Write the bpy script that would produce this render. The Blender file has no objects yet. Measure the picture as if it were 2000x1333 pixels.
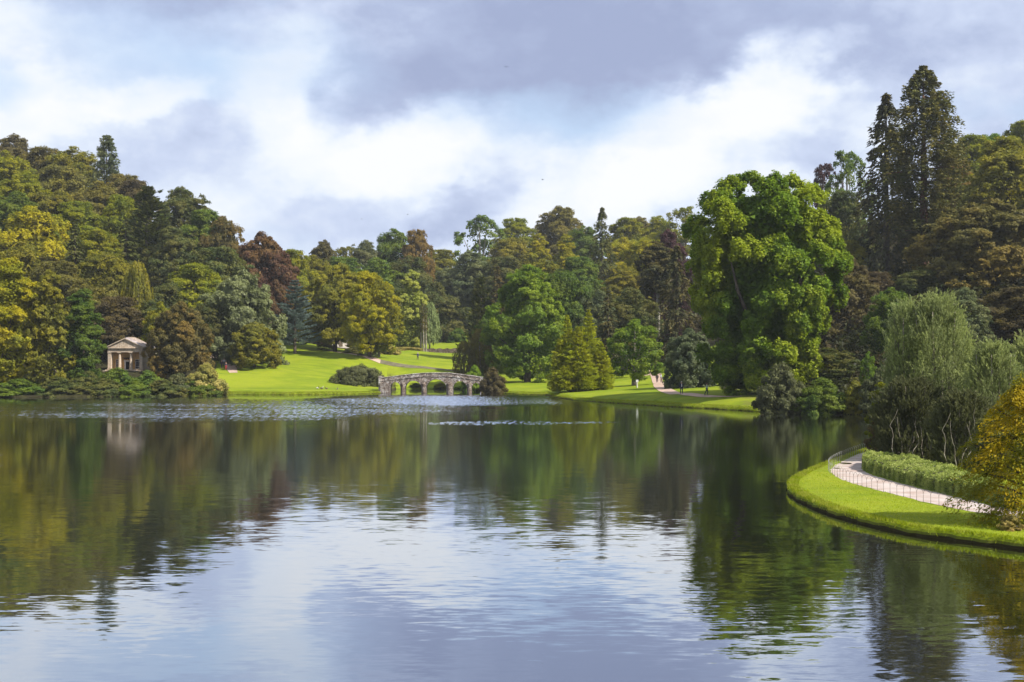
import bpy, bmesh, math, random
import numpy as np
from mathutils import Vector, Matrix, Euler

random.seed(7)
SC = bpy.context.scene
COL = SC.collection
R_ = math.radians
F = 2778.0       # focal length of the photograph, in its own pixels
CAMH = 7.0       # eye height above the lake
HOR = 695.0      # row of the horizon

# ------------------------------------------------------------------ camera
cam_d = bpy.data.cameras.new("camera")
cam = bpy.data.objects.new("camera", cam_d)
COL.objects.link(cam)
cam_d.sensor_width = 36.0
cam_d.lens = 50.0
cam_d.clip_start = 0.5
cam_d.clip_end = 6000
cam.location = (0, 0, CAMH)
cam.rotation_euler = (R_(90.588), 0, 0)
SC.camera = cam

# ------------------------------------------------------------------ light
SUN_AZ = 121.0     # degrees clockwise from the view direction (to the right)
SUN_EL = 43.0
sun_vec = Vector((math.sin(R_(SUN_AZ)) * math.cos(R_(SUN_EL)),
                  math.cos(R_(SUN_AZ)) * math.cos(R_(SUN_EL)), math.sin(R_(SUN_EL))))
sl = bpy.data.lights.new("sun", 'SUN')
sl.energy = 4.8
sl.angle = R_(0.6)
sl.color = (1.0, 0.95, 0.86)
so = bpy.data.objects.new("sun", sl)
COL.objects.link(so)
so.rotation_euler = sun_vec.to_track_quat('Z', 'Y').to_euler()
so.location = (60, 0, 80)

SC.view_settings.view_transform = 'Standard'
SC.view_settings.look = 'None'
SC.view_settings.gamma = 1
SC.view_settings.exposure = 0.68
SC.view_settings.use_curve_mapping = False
SC.cycles.max_bounces = 6
SC.cycles.diffuse_bounces = 2
SC.cycles.glossy_bounces = 3
SC.cycles.transmission_bounces = 3
SC.cycles.transparent_max_bounces = 4
SC.cycles.volume_bounces = 0
SC.cycles.caustics_reflective = False
SC.cycles.caustics_refractive = False
SC.cycles.sample_clamp_indirect = 4.0


class NT:
    """tiny helper to wire node trees"""
    def __init__(self, tree):
        self.t = tree
        self.n = tree.nodes
        self.l = tree.links

    def new(self, typ, **kw):
        nd = self.n.new(typ)
        for k, v in kw.items():
            setattr(nd, k, v)
        return nd

    def put(self, sock, v):
        if isinstance(v, bpy.types.NodeSocket):
            self.l.new(v, sock)
        elif v is not None:
            if isinstance(v, (tuple, list)) and len(v) == 3 and sock.type == 'RGBA':
                v = (*v, 1)
            sock.default_value = v

    def math(self, op, a, b=None, c=None, clamp=False):
        nd = self.new('ShaderNodeMath', operation=op, use_clamp=clamp)
        self.put(nd.inputs[0], a)
        if b is not None:
            self.put(nd.inputs[1], b)
        if c is not None:
            self.put(nd.inputs[2], c)
        return nd.outputs[0]

    def vmath(self, op, a, b=None):
        nd = self.new('ShaderNodeVectorMath', operation=op)
        self.put(nd.inputs[0], a)
        if b is not None:
            self.put(nd.inputs[1], b)
        return nd.outputs[0]

    def mix(self, f, a, b, blend='MIX'):
        nd = self.new('ShaderNodeMix', data_type='RGBA', blend_type=blend)
        self.put(nd.inputs[0], f)
        self.put(nd.inputs[6], a)
        self.put(nd.inputs[7], b)
        return nd.outputs[2]

    def noise(self, vec, scale, detail=3, rough=.5, dist=0, col=False):
        nd = self.new('ShaderNodeTexNoise')
        self.put(nd.inputs['Vector'], vec)
        nd.inputs['Scale'].default_value = scale
        nd.inputs['Detail'].default_value = detail
        nd.inputs['Roughness'].default_value = rough
        nd.inputs['Distortion'].default_value = dist
        return nd.outputs['Color' if col else 'Fac']

    def ramp(self, f, stops):
        nd = self.new('ShaderNodeValToRGB')
        cr = nd.color_ramp
        while len(cr.elements) < len(stops):
            cr.elements.new(0.5)
        for e, (p, c) in zip(cr.elements, stops):
            e.position = p
            e.color = (*c, 1) if len(c) == 3 else c
        self.put(nd.inputs[0], f)
        return nd.outputs[0]

    def maprange(self, v, a, b, c=0., d=1., smooth=True):
        nd = self.new('ShaderNodeMapRange', interpolation_type='SMOOTHSTEP' if smooth else 'LINEAR')
        for i, x in enumerate((v, a, b, c, d)):
            self.put(nd.inputs[i], x)
        return nd.outputs[0]

    def blob(self, vec, cx, cy, rx, ry, rot=0):
        m = self.new('ShaderNodeMapping', vector_type='TEXTURE')
        self.put(m.inputs['Vector'], vec)
        m.inputs['Location'].default_value = (cx, cy, 0)
        m.inputs['Rotation'].default_value = (0, 0, R_(rot))
        m.inputs['Scale'].default_value = (rx, ry, 1)
        g = self.new('ShaderNodeTexGradient', gradient_type='SPHERICAL')
        self.put(g.inputs[0], m.outputs[0])
        return g.outputs['Fac']


# ------------------------------------------------------------------ sky: Nishita behind a broken cloud deck
world = bpy.data.worlds.new("World")
SC.world = world
world.use_nodes = True
wt = NT(world.node_tree)
wt.n.clear()
w_out = wt.new('ShaderNodeOutputWorld')
w_bg = wt.new('ShaderNodeBackground')
w_bg.inputs['Strength'].default_value = 0.12
sky = wt.new('ShaderNodeTexSky', sky_type='NISHITA', sun_disc=False)
sky.sun_elevation = R_(SUN_EL)
sky.sun_rotation = R_(SUN_AZ)
tc = wt.new('ShaderNodeTexCoord').outputs['Generated']
sep = wt.new('ShaderNodeSeparateXYZ')
wt.put(sep.inputs[0], tc)
az = wt.math('MULTIPLY', wt.math('ARCTAN2', sep.outputs[0], sep.outputs[1]), 27.78)
el = wt.math('MULTIPLY', wt.math('ARCSINE', sep.outputs[2]), 27.78)
# (az, el) in hundredths of a photo pixel: frame spans about x -10..10, y 0..7
cv = wt.new('ShaderNodeCombineXYZ')
wt.put(cv.inputs[0], az)
wt.put(cv.inputs[1], el)
base = cv.outputs[0]
stretch = wt.vmath('MULTIPLY', base, (0.75, 1.15, 1))
n1 = wt.noise(stretch, 0.45, 5, .52, col=True)
n2 = wt.noise(stretch, 1.5, 5, .58, col=True)
off = wt.vmath('ADD', wt.vmath('MULTIPLY', wt.vmath('SUBTRACT', n1, (.5, .5, .5)), (3.2, 2.0, 0)),
               wt.vmath('MULTIPLY', wt.vmath('SUBTRACT', n2, (.5, .5, .5)), (1.1, .9, 0)))
cw = wt.vmath('ADD', base, off)
CL = [  # cx, cy, rx, ry, rot, weight   (positive: white, negative: grey)
    (0.6, 5.8, 6.4, 1.9, 4, -1.35), (6.2, 6.6, 5.5, 1.7, -3, -.60), (-2.0, 7.6, 9.0, 1.5, 0, -.55),
    (-7.0, 6.9, 3.6, 1.1, 0, -.65), (-6.0, 3.9, 2.8, 1.4, 30, -.34), (9.0, 4.9, 3.0, 2.0, 0, -.35),
    (-1.0, 2.8, 2.3, .8, 35, -.60), (-3.8, 2.5, 2.2, .7, 10, -.25), (6.3, 3.9, 1.3, .7, -20, -.30), (7.0, 5.2, 1.4, 1.0, -30, -.3),
    (4.9, 5.2, 2.2, 1.1, 25, .95), (2.8, 4.5, 2.3, 1.0, 12, .62), (2.2, 3.4, 2.5, 1.1, 20, .80), (5.0, 3.6, 1.2, .7, 0, .40),
    (-4.5, 4.8, 1.5, 1.9, -35, .80), (-2.4, 3.8, 3.0, 1.1, 14, .80), (-4.9, 5.7, 1.6, .5, 0, .5),
    (-8.9, 4.7, 1.9, .8, 8, .70), (-6.9, 5.0, 1.5, .5, 12, .75), (-9.5, 6.1, 1.0, .9, 0, .35),
    (.2, 3.7, 1.5, .5, 10, .35), (7.0, 4.2, 1.0, .6, 0, .3),
]
val = wt.math('ADD', wt.math('MULTIPLY', wt.math('SUBTRACT', wt.noise(stretch, .55, 6, .55), .5), 0.70), 0.60)
val = wt.math('ADD', val, wt.math('MULTIPLY', wt.math('SUBTRACT', wt.noise(stretch, 2.0, 6, .60), .5), 0.32))
for cx_, cy_, rx_, ry_, ro_, w_ in CL:
    b_ = wt.maprange(wt.blob(cw, cx_, cy_, rx_, ry_, ro_), 0, .75)
    val = wt.math('MULTIPLY_ADD', b_, w_ * .42, val)
K = 1 / 0.12
def kc(r, g, b, m=1.0):
    return (r * K * m / 10, g * K * m / 10, b * K * m / 10)
ccol = wt.ramp(val, [(0.02, (.270, .318, .475)), (.28, (.335, .392, .555)), (.47, (.45, .515, .67)),
                     (.62, (.575, .635, .735)), (.75, (.67, .705, .76)), (.92, (.73, .74, .755))])
ccol = wt.vmath('SCALE', ccol)
wt.n[-1].inputs['Scale'].default_value = 0.85 * K
blue = wt.math('ADD', wt.blob(cw, -6.0, 5.75, 4.2, 1.2, -4), wt.blob(cw, 1.0, 4.6, 3.6, .8, 4))
blue = wt.math('MAXIMUM', wt.math('MULTIPLY', blue, .8), wt.maprange(wt.noise(stretch, .30, 4, .5), .58, .70, 0, .5))
bl = wt.vmath('SCALE', wt.mix(.55, sky.outputs[0], (.42 * K, .54 * K, .74 * K)))
wt.n[-1].inputs['Scale'].default_value = 0.86
hi = wt.maprange(el, 8, 30, 1.0, .72)          # sky dimmed overhead, above the view, to weaken the ambient fill
fin = wt.mix(wt.math('MULTIPLY', blue, 1.0, clamp=True), ccol, bl)
fin2 = wt.new('ShaderNodeVectorMath', operation='SCALE')
wt.put(fin2.inputs[0], fin)
wt.put(fin2.inputs['Scale'], hi)
wt.put(w_bg.inputs['Color'], fin2.outputs[0])
wt.put(w_out.inputs[0], w_bg.outputs[0])


# ------------------------------------------------------------------ geometry helpers
def W(px, d):
    return ((px - 1000.0) / F * d, d)


def Z(py, d):
    return CAMH + (HOR - py) * d / F


def new_mesh(name, verts, faces, mat=None, smooth=False):
    me = bpy.data.meshes.new(name)
    me.from_pydata([tuple(v) for v in verts], [], faces)
    if mat:
        me.materials.append(mat)
    if smooth:
        me.polygons.foreach_set('use_smooth', [True] * len(me.polygons))
    me.update()
    return me


def tri_mesh(name, P, tone, mat=None, poly=3):
    n = len(P)
    me = bpy.data.meshes.new(name)
    me.vertices.add(n * poly)
    me.vertices.foreach_set('co', np.ascontiguousarray(P, dtype=np.float32).ravel())
    me.loops.add(n * poly)
    me.loops.foreach_set('vertex_index', np.arange(n * poly, dtype=np.int32))
    me.polygons.add(n)
    me.polygons.foreach_set('loop_start', np.arange(0, n * poly, poly, dtype=np.int32))
    at = me.attributes.new('tone', 'FLOAT', 'FACE')
    at.data.foreach_set('value', np.asarray(tone, dtype=np.float32))
    if mat:
        me.materials.append(mat)
    me.update(calc_edges=True)
    return me


def link(name, data, parent=None, loc=(0, 0, 0), rot=(0, 0, 0), scale=(1, 1, 1)):
    o = bpy.data.objects.new(name, data)
    COL.objects.link(o)
    o.location = loc
    o.rotation_euler = rot
    o.scale = scale
    if parent:
        o.parent = parent
    return o


def thing(name, label, cat, loc=(0, 0, 0), rz=0, group=None):
    o = link(name, None, None, loc, (0, 0, rz))
    o['label'] = label
    o['category'] = cat
    if group:
        o['group'] = group
    return o


def tag(o, label, cat, group=None):
    o['label'] = label
    o['category'] = cat
    if group:
        o['group'] = group
    return o


class MB:
    """collects simple solids into one mesh"""
    def __init__(self):
        self.v = []
        self.f = []

    def box(self, x0, y0, z0, x1, y1, z1):
        b = len(self.v)
        self.v += [(x0, y0, z0), (x1, y0, z0), (x1, y1, z0), (x0, y1, z0), (x0, y0, z1), (x1, y0, z1), (x1, y1, z1), (x0, y1, z1)]
        self.f += [(b, b + 3, b + 2, b + 1), (b + 4, b + 5, b + 6, b + 7), (b, b + 1, b + 5, b + 4),
                   (b + 1, b + 2, b + 6, b + 5), (b + 2, b + 3, b + 7, b + 6), (b + 3, b, b + 4, b + 7)]
        return self

    def tube(self, pts, rad, seg=7, flat=None, caps=True):
        pts = [Vector(p) for p in pts]
        n = len(pts)
        if not isinstance(rad, (list, tuple)):
            rad = [rad] * n
        b = len(self.v)
        up = Vector((0, 0, 1))
        for i, p in enumerate(pts):
            t = (pts[min(i + 1, n - 1)] - pts[max(i - 1, 0)])
            t = t.normalized() if t.length > 1e-9 else Vector((0, 0, 1))
            a = t.cross(up)
            if a.length < .2:
                a = Vector((1, 0, 0)) - t * t.x
            a.normalize()
            c = a.cross(t)
            r = rad[i]
            ra, rb = (r if not isinstance(r, (tuple, list)) else r[0]), (r if not isinstance(r, (tuple, list)) else r[1])
            for k in range(seg):
                th = 2 * math.pi * k / seg
                self.v.append(tuple(p + a * (math.cos(th) * ra) + c * (math.sin(th) * rb)))
        for i in range(n - 1):
            for k in range(seg):
                k2 = (k + 1) % seg
                self.f.append((b + i * seg + k, b + i * seg + k2, b + (i + 1) * seg + k2, b + (i + 1) * seg + k))
        if caps:
            self.f.append(tuple(b + k for k in range(seg))[::-1])
            self.f.append(tuple(b + (n - 1) * seg + k for k in range(seg)))
        return self

    def ball(self, c, r, seg=8, rings=6):
        rx, ry, rz = r if isinstance(r, (tuple, list)) else (r, r, r)
        b = len(self.v)
        for i in range(rings + 1):
            ph = math.pi * i / rings
            for k in range(seg):
                th = 2 * math.pi * k / seg
                s = max(math.sin(ph), .02)
                self.v.append((c[0] + rx * s * math.cos(th), c[1] + ry * s * math.sin(th), c[2] - rz * math.cos(ph)))
        for i in range(rings):
            for k in range(seg):
                k2 = (k + 1) % seg
                self.f.append((b + i * seg + k, b + i * seg + k2, b + (i + 1) * seg + k2, b + (i + 1) * seg + k))
        return self

    def prism(self, poly, y0, y1):
        """poly in (x,z), extruded along y"""
        b = len(self.v)
        n = len(poly)
        self.v += [(x, y0, z) for x, z in poly] + [(x, y1, z) for x, z in poly]
        self.f.append(tuple(range(b, b + n)))
        self.f.append(tuple(range(b + n, b + 2 * n))[::-1])
        for i in range(n):
            j = (i + 1) % n
            self.f.append((b + i, b + n + i, b + n + j, b + j))
        return self

    def weld(self):
        idx, nv, mp = {}, [], []
        for p in self.v:
            k = tuple(round(c, 4) for c in p)
            if k not in idx:
                idx[k] = len(nv)
                nv.append(p)
            mp.append(idx[k])
        seen, nf = {}, []
        for f in self.f:
            g = tuple(mp[i] for i in f)
            seen.setdefault(frozenset(g), []).append(g)
        self.v = nv
        self.f = [g[0] for g in seen.values() if len(g) == 1]
        return self

    def mesh(self, name, mat, smooth=False):
        return new_mesh(name, self.v, self.f, mat, smooth)

    def build(self, name, mat, parent=None, smooth=False, **kw):
        return link(name, self.mesh(name, mat, smooth), parent, **kw)


# ------------------------------------------------------------------ materials
def mat_new(name):
    m = bpy.data.materials.new(name)
    m.use_nodes = True
    t = NT(m.node_tree)
    t.n.clear()
    out = t.new('ShaderNodeOutputMaterial')
    return m, t, out


def plain(name, c1, c2=None, scale=3., rough=.8, bump=0.0, detail=4, spec=.3):
    m, t, out = mat_new(name)
    pos = t.new('ShaderNodeTexCoord').outputs['Object']
    f = t.noise(pos, scale, detail, .6)
    c2 = c2 or tuple(x * .7 for x in c1)
    col = t.mix(t.maprange(f, .35, .65), c1, c2)
    p = t.new('ShaderNodeBsdfPrincipled')
    t.put(p.inputs['Base Color'], col)
    p.inputs['Roughness'].default_value = rough
    p.inputs['Specular IOR Level'].default_value = spec
    if bump:
        b = t.new('ShaderNodeBump')
        b.inputs['Strength'].default_value = 1
        b.inputs['Distance'].default_value = bump
        t.put(b.inputs['Height'], t.noise(pos, scale * 2.2, 5, .65))
        t.put(p.inputs['Normal'], b.outputs[0])
    t.put(out.inputs[0], p.outputs[0])
    return m


LEAF = {}


def leafmat(key, c1, c2, c3=None, trans=.40, gloss=.015, patch=.22, amt=1.0):
    """c1..c2 run along the leaf tone, c3 comes in patches of the crown"""
    m, t, out = mat_new(key + '_leaves')
    tone = t.new('ShaderNodeAttribute', attribute_name='tone').outputs['Fac']
    col = t.mix(t.maprange(tone, .1, .9, smooth=False), c1, c2)
    if c3:
        pos = t.new('ShaderNodeTexCoord').outputs['Object']
        f = t.noise(pos, patch, 2, .5)
        col = t.mix(t.maprange(t.math('MULTIPLY_ADD', tone, .25, f), .52, .74, 0, amt), col, c3)
    # every tree differs a little in hue and depth
    oi = t.new('ShaderNodeObjectInfo').outputs['Random']
    hs = t.new('ShaderNodeHueSaturation')
    t.put(hs.inputs['Hue'], t.maprange(oi, 0, 1, .487, .513, False))
    t.put(hs.inputs['Value'], t.maprange(t.math('FRACT', t.math('MULTIPLY', oi, 7.3)), 0, 1, .98, 1.28, False))
    hs.inputs['Saturation'].default_value = 1.06
    t.put(hs.inputs['Color'], col)
    d = t.new('ShaderNodeBsdfDiffuse')
    t.put(d.inputs[0], hs.outputs[0])
    tr = t.new('ShaderNodeBsdfTranslucent')
    t.put(tr.inputs[0], t.mix(.5, hs.outputs[0], tuple(min(1, x * 1.5) for x in c2), 'MIX'))
    g = t.new('ShaderNodeBsdfGlossy')
    g.inputs['Roughness'].default_value = .6
    m1 = t.new('ShaderNodeMixShader')
    m1.inputs[0].default_value = trans
    t.put(m1.inputs[1], d.outputs[0])
    t.put(m1.inputs[2], tr.outputs[0])
    m2 = t.new('ShaderNodeMixShader')
    m2.inputs[0].default_value = gloss
    t.put(m2.inputs[1], m1.outputs[0])
    t.put(m2.inputs[2], g.outputs[0])
    t.put(out.inputs[0], m2.outputs[0])
    LEAF[key] = m
    return m


PAL = {
 'olive': ((.066, .068, .012), (.190, .192, .026), (.22, .195, .022)),
 'olivebrown': ((.068, .062, .018), (.185, .168, .038), (.175, .145, .030)),
 'golden': ((.085, .082, .010), (.275, .258, .022), (.32, .262, .018)),
 'yellowgreen': ((.066, .080, .010), (.215, .240, .022), (.25, .24, .018)),
 'yellow': ((.12, .125, .012), (.32, .325, .030), (.34, .29, .022)),
 'leafgreen': ((.036, .066, .012), (.108, .170, .028), (.14, .18, .024)),
 'freshgreen': ((.042, .080, .010), (.135, .220, .026), (.17, .23, .024)),
 'darkgreen': ((.038, .050, .016), (.104, .130, .036), (.13, .125, .03)),
 'bluegreen': ((.046, .060, .028), (.124, .152, .068), (.15, .155, .06)),
 'bluecedar': ((.060, .088, .074), (.170, .220, .185), None),
 'conifer': ((.036, .046, .014), (.104, .122, .030), (.12, .115, .03)),
 'darkconifer': ((.028, .030, .014), (.076, .080, .030), (.095, .075, .024)),
 'redwood': ((.040, .042, .014), (.125, .125, .034), (.13, .105, .03)),
 'copper': ((.046, .024, .018), (.135, .068, .040), (.14, .082, .03)),
 'purple': ((.028, .015, .017), (.085, .040, .040), None),
 'umber': ((.046, .037, .020), (.120, .096, .042), (.125, .10, .028)),
 'hazel': ((.060, .056, .018), (.160, .142, .040), (.19, .14, .034)),
 'magnolia': ((.046, .062, .018), (.175, .205, .075), (.20, .23, .09)),
 'chestnut': ((.12, .15, .026), (.32, .37, .075), (.34, .36, .08)),
 'tulip': ((.060, .098, .008), (.150, .212, .018), (.235, .255, .020)),
 'willow': ((.085, .098, .034), (.270, .305, .125), (.27, .30, .10)),
 'greyshrub': ((.046, .052, .020), (.140, .152, .062), None),
 'orangebrown': ((.10, .068, .018), (.27, .19, .05), None),
 'acer': ((.070, .080, .005), (.225, .205, .012), (.39, .25, .012)),
 'hedgetop': ((.055, .088, .008), (.225, .300, .040), (.36, .42, .11)),
 'rhododendron': ((.034, .052, .018), (.110, .145, .060), (.13, .15, .06)),
}
_leaf0 = leafmat


def leafmat(key, c1, c2, c3=None, **kw):
    if key in PAL:
        c1, c2, c3 = PAL[key]
    return _leaf0(key, c1, c2, c3, **kw)


leafmat('olive', (.050, .045, .008), (.165, .130, .018), (.19, .12, .015))
leafmat('olivebrown', (.050, .038, .012), (.145, .100, .026), (.13, .085, .02))
leafmat('golden', (.085, .060, .006), (.270, .180, .015), (.33, .17, .012))
leafmat('yellowgreen', (.060, .065, .006), (.210, .195, .012), (.25, .19, .012))
leafmat('yellow', (.11, .10, .008), (.32, .27, .02), (.33, .2, .015))
leafmat('leafgreen', (.024, .048, .006), (.080, .135, .016), (.11, .15, .015))
leafmat('freshgreen', (.036, .070, .006), (.125, .205, .020), (.16, .22, .018))
leafmat('darkgreen', (.014, .028, .008), (.050, .080, .022), (.06, .085, .02))
leafmat('bluegreen', (.022, .036, .018), (.070, .098, .050), (.08, .10, .05))
leafmat('bluecedar', (.040, .062, .050), (.125, .170, .135), None)
leafmat('conifer', (.016, .028, .008), (.058, .075, .018), (.07, .07, .02), trans=.2)
leafmat('lightconifer', (.024, .038, .008), (.090, .105, .018), (.10, .10, .02), trans=.2)
leafmat('darkconifer', (.010, .016, .007), (.036, .044, .016), (.05, .04, .015), trans=.15)
leafmat('redwood', (.022, .030, .008), (.080, .086, .020), (.09, .075, .02), trans=.2)
leafmat('copper', (.034, .014, .010), (.110, .044, .022), (.12, .055, .018))
leafmat('purple', (.020, .010, .012), (.060, .026, .026), None)
leafmat('umber', (.020, .014, .008), (.060, .040, .018), (.06, .045, .012))
leafmat('magnolia', (.036, .050, .012), (.15, .175, .055), (.17, .20, .07), gloss=.03)
leafmat('hazel', (.050, .040, .012), (.140, .105, .028), (.20, .105, .025), patch=.13)
leafmat('chestnut', (.075, .085, .012), (.245, .235, .035), (.28, .22, .03))
leafmat('palewillow', (.10, .13, .045), (.32, .36, .15), None)
leafmat('tulip', (.048, .085, .005), (.155, .225, .012), (.24, .24, .012), patch=.10)
leafmat('goldconifer', (.13, .145, .010), (.38, .39, .026), (.27, .31, .024), trans=.35, patch=.3)
leafmat('variegated', (.09, .10, .025), (.38, .33, .09), (.42, .33, .12), patch=.4)
leafmat('willow', (.045, .052, .016), (.155, .170, .060), (.17, .175, .05), patch=.3)
leafmat('greyshrub', (.030, .034, .016), (.095, .098, .048), None)
leafmat('orangebrown', (.10, .05, .012), (.26, .14, .03), None)
leafmat('acer', (.10, .085, .004), (.30, .215, .010), (.42, .20, .008), patch=.45, trans=.5)
leafmat('hedgetop', (.040, .065, .008), (.150, .205, .030), (.2, .22, .05), gloss=.04, patch=1.5)
leafmat('rhododendron', (.024, .040, .012), (.085, .115, .045), (.10, .12, .05), gloss=.03)

M_BARK = plain('bark', (.11, .085, .06), (.05, .038, .028), 1.5, .9, .05)
M_PALEBARK = plain('pale_bark', (.30, .27, .21), (.13, .11, .08), 2.5, .9, .03)
M_REDBARK = plain('red_bark', (.16, .075, .045), (.07, .035, .025), 1.5, .9, .06)
M_GREYBARK = plain('grey_bark', (.26, .24, .20), (.10, .09, .075), .7, .9, .04)

RG = np.random.default_rng(11)


# ------------------------------------------------------------------ foliage
def nrm(v):
    return v / np.maximum(np.linalg.norm(v, axis=-1, keepdims=True), 1e-9)


def leaf_tris(c, out, size, rng, upb=.45, rnd=.65, elong=1.0, along=None):
    n = len(c)
    N = nrm(out + np.array([0, 0, upb]) + rng.normal(0, rnd, (n, 3)))
    if along is None:
        T = nrm(np.cross(N, rng.normal(0, 1, (n, 3))))
    else:
        T = nrm(along + rng.normal(0, .25, (n, 3)))
    B = nrm(np.cross(N, T))
    s = (size * rng.uniform(.6, 1.35, n))[:, None]
    e = elong
    return np.stack([c + T * s * e * .75, c - T * s * e * .45 + B * s * .55, c - T * s * e * .45 - B * s * .55], 1)


def leaf_quads(c, out, size, rng, upb=.45, rnd=.65, elong=1.0, along=None, width=.4):
    n = len(c)
    N = nrm(out + np.array([0, 0, upb]) + rng.normal(0, rnd, (n, 3)))
    if along is None:
        T = nrm(np.cross(N, rng.normal(0, 1, (n, 3))))
    else:
        T = nrm(along + rng.normal(0, .25, (n, 3)))
    B = nrm(np.cross(N, T))
    s = (size * rng.uniform(.6, 1.35, n))[:, None]
    return np.stack([c + T * s * elong * .6, c + B * s * width, c - T * s * elong * .6, c - B * s * width], 1)


def ball_dirs(n, rng):
    return nrm(rng.normal(0, 1, (n, 3)))


def fit(P, Wd, H, z0=None):
    """scale so that the crown is Wd wide and its top is at H"""
    q = P.reshape(-1, 3)
    wx = np.percentile(q[:, 0], 99.6) - np.percentile(q[:, 0], .4)
    wy = np.percentile(q[:, 1], 99.6) - np.percentile(q[:, 1], .4)
    s = Wd / max((wx + wy) / 2, 1e-6)
    q[:, 0] *= s
    q[:, 1] *= s
    q[:, 2] *= H / q[:, 2].max()
    return q.reshape(P.shape)


def env_round(t, pm=.42, lo=.45):
    t = np.asarray(t, float)
    up = np.sqrt(np.clip(1 - ((t - pm) / (1 - pm)) ** 2, 0, 1))
    dn = lo + (1 - lo) * np.sqrt(np.clip(1 - ((pm - t) / pm) ** 2, 0, 1))
    return np.where(t > pm, up, dn)


def broadleaf(seed, H=20., Wd=16., base=.12, nb=12, nc=14, nl=110, br=.38, cr=.17, leaf=.36, env=None,
              flat=.8, inner=.12, quads=False, rnd=.6, width=.4, elong=1.0, upb=.45):
    rng = np.random.default_rng(seed)
    env = env or env_round
    Rr = Wd / 2
    z0 = H * base
    boughs = []
    ga = rng.uniform(0, 6.28)
    k = 0
    while len(boughs) < nb:
        t = (len(boughs) + .5) / nb
        t = t + rng.uniform(-.04, .04)
        e = float(env(min(max(t, .02), .97)))
        ga += 2.4 + rng.uniform(-.3, .3)
        rb = br * Rr * rng.uniform(.78, 1.2) * (.65 + .35 * e)
        rc = max(e * Rr - rb * .8, 0) * rng.uniform(.82, 1.06)
        boughs.append((rc * math.cos(ga), rc * math.sin(ga), z0 + t * (H - z0 - rb * .5), rb))
        k += 1
    ctr = np.array([0, 0, z0 + (H - z0) * .45])
    C, O, T, S = [], [], [], []
    for bx, by, bz, rb in boughs:
        bc = np.array([bx, by, bz])
        bt = rng.uniform(-.10, .10)
        d = ball_dirs(nc * 2, rng)
        outd = nrm(bc - ctr + 1e-6)
        keep = (d @ outd) > -.35
        d = d[keep][:nc]
        for dd in d:
            crr = cr * Rr * rng.uniform(.65, 1.3)
            cc = bc + dd * rb * np.array([1, 1, .85]) * rng.uniform(.62, 1.14)
            m = int(nl * rng.uniform(.7, 1.3))
            q = ball_dirs(m, rng)
            o2 = nrm(cc - ctr)
            q = np.where(((q @ o2) < -.3)[:, None], -q, q)
            rr = rng.uniform(.15, 1.15, m) ** .6
            p = cc + q * (crr * rr)[:, None] * np.array([1.1, 1.1, flat])
            C.append(p)
            O.append(q * .7 + o2 * .5)
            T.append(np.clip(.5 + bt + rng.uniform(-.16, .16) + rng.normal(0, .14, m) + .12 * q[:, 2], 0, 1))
            S.append(np.full(m, leaf))
    # sparse inner mass so that the far side is not seen through
    m = int(sum(len(c) for c in C) * inner)
    tt = rng.uniform(.04, .9, m)
    a = rng.uniform(0, 6.283, m)
    r = env(tt) * Rr * .62 * np.sqrt(rng.uniform(0, 1, m))
    C.append(np.stack([r * np.cos(a), r * np.sin(a), z0 + tt * (H - z0)], 1))
    O.append(ball_dirs(m, rng))
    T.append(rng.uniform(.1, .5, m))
    S.append(np.full(m, leaf * 1.9))
    C = np.concatenate(C)
    O = np.concatenate(O)
    T = np.concatenate(T)
    S = np.concatenate(S)
    fn = leaf_quads if quads else leaf_tris
    kw = dict(width=width) if quads else {}
    P = fn(C, O, S, rng, rnd=rnd, elong=elong, upb=upb, **kw)
    P = fit(P, Wd, H)
    mb = MB()
    lean = rng.uniform(-.03, .03, 2) * H
    tr = H * .020 + .12
    mb.tube([(0, 0, -1.0), (0, 0, 0), (lean[0] * .5, lean[1] * .5, H * .25), (lean[0], lean[1], H * .55), (lean[0], lean[1], H * .8)],
            [tr * 1.5, tr * 1.25, tr, tr * .6, tr * .2], 8)
    for bx, by, bz, rb in boughs[::max(1, nb // 9)]:
        s = H * rng.uniform(.16, .4)
        mb.tube([(lean[0] * .3, lean[1] * .3, min(s, bz * .8)), (bx * .45, by * .45, (s + bz) * .5), (bx, by, bz)], [tr * .5, tr * .32, tr * .1], 5)
    return P, T, mb


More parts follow.
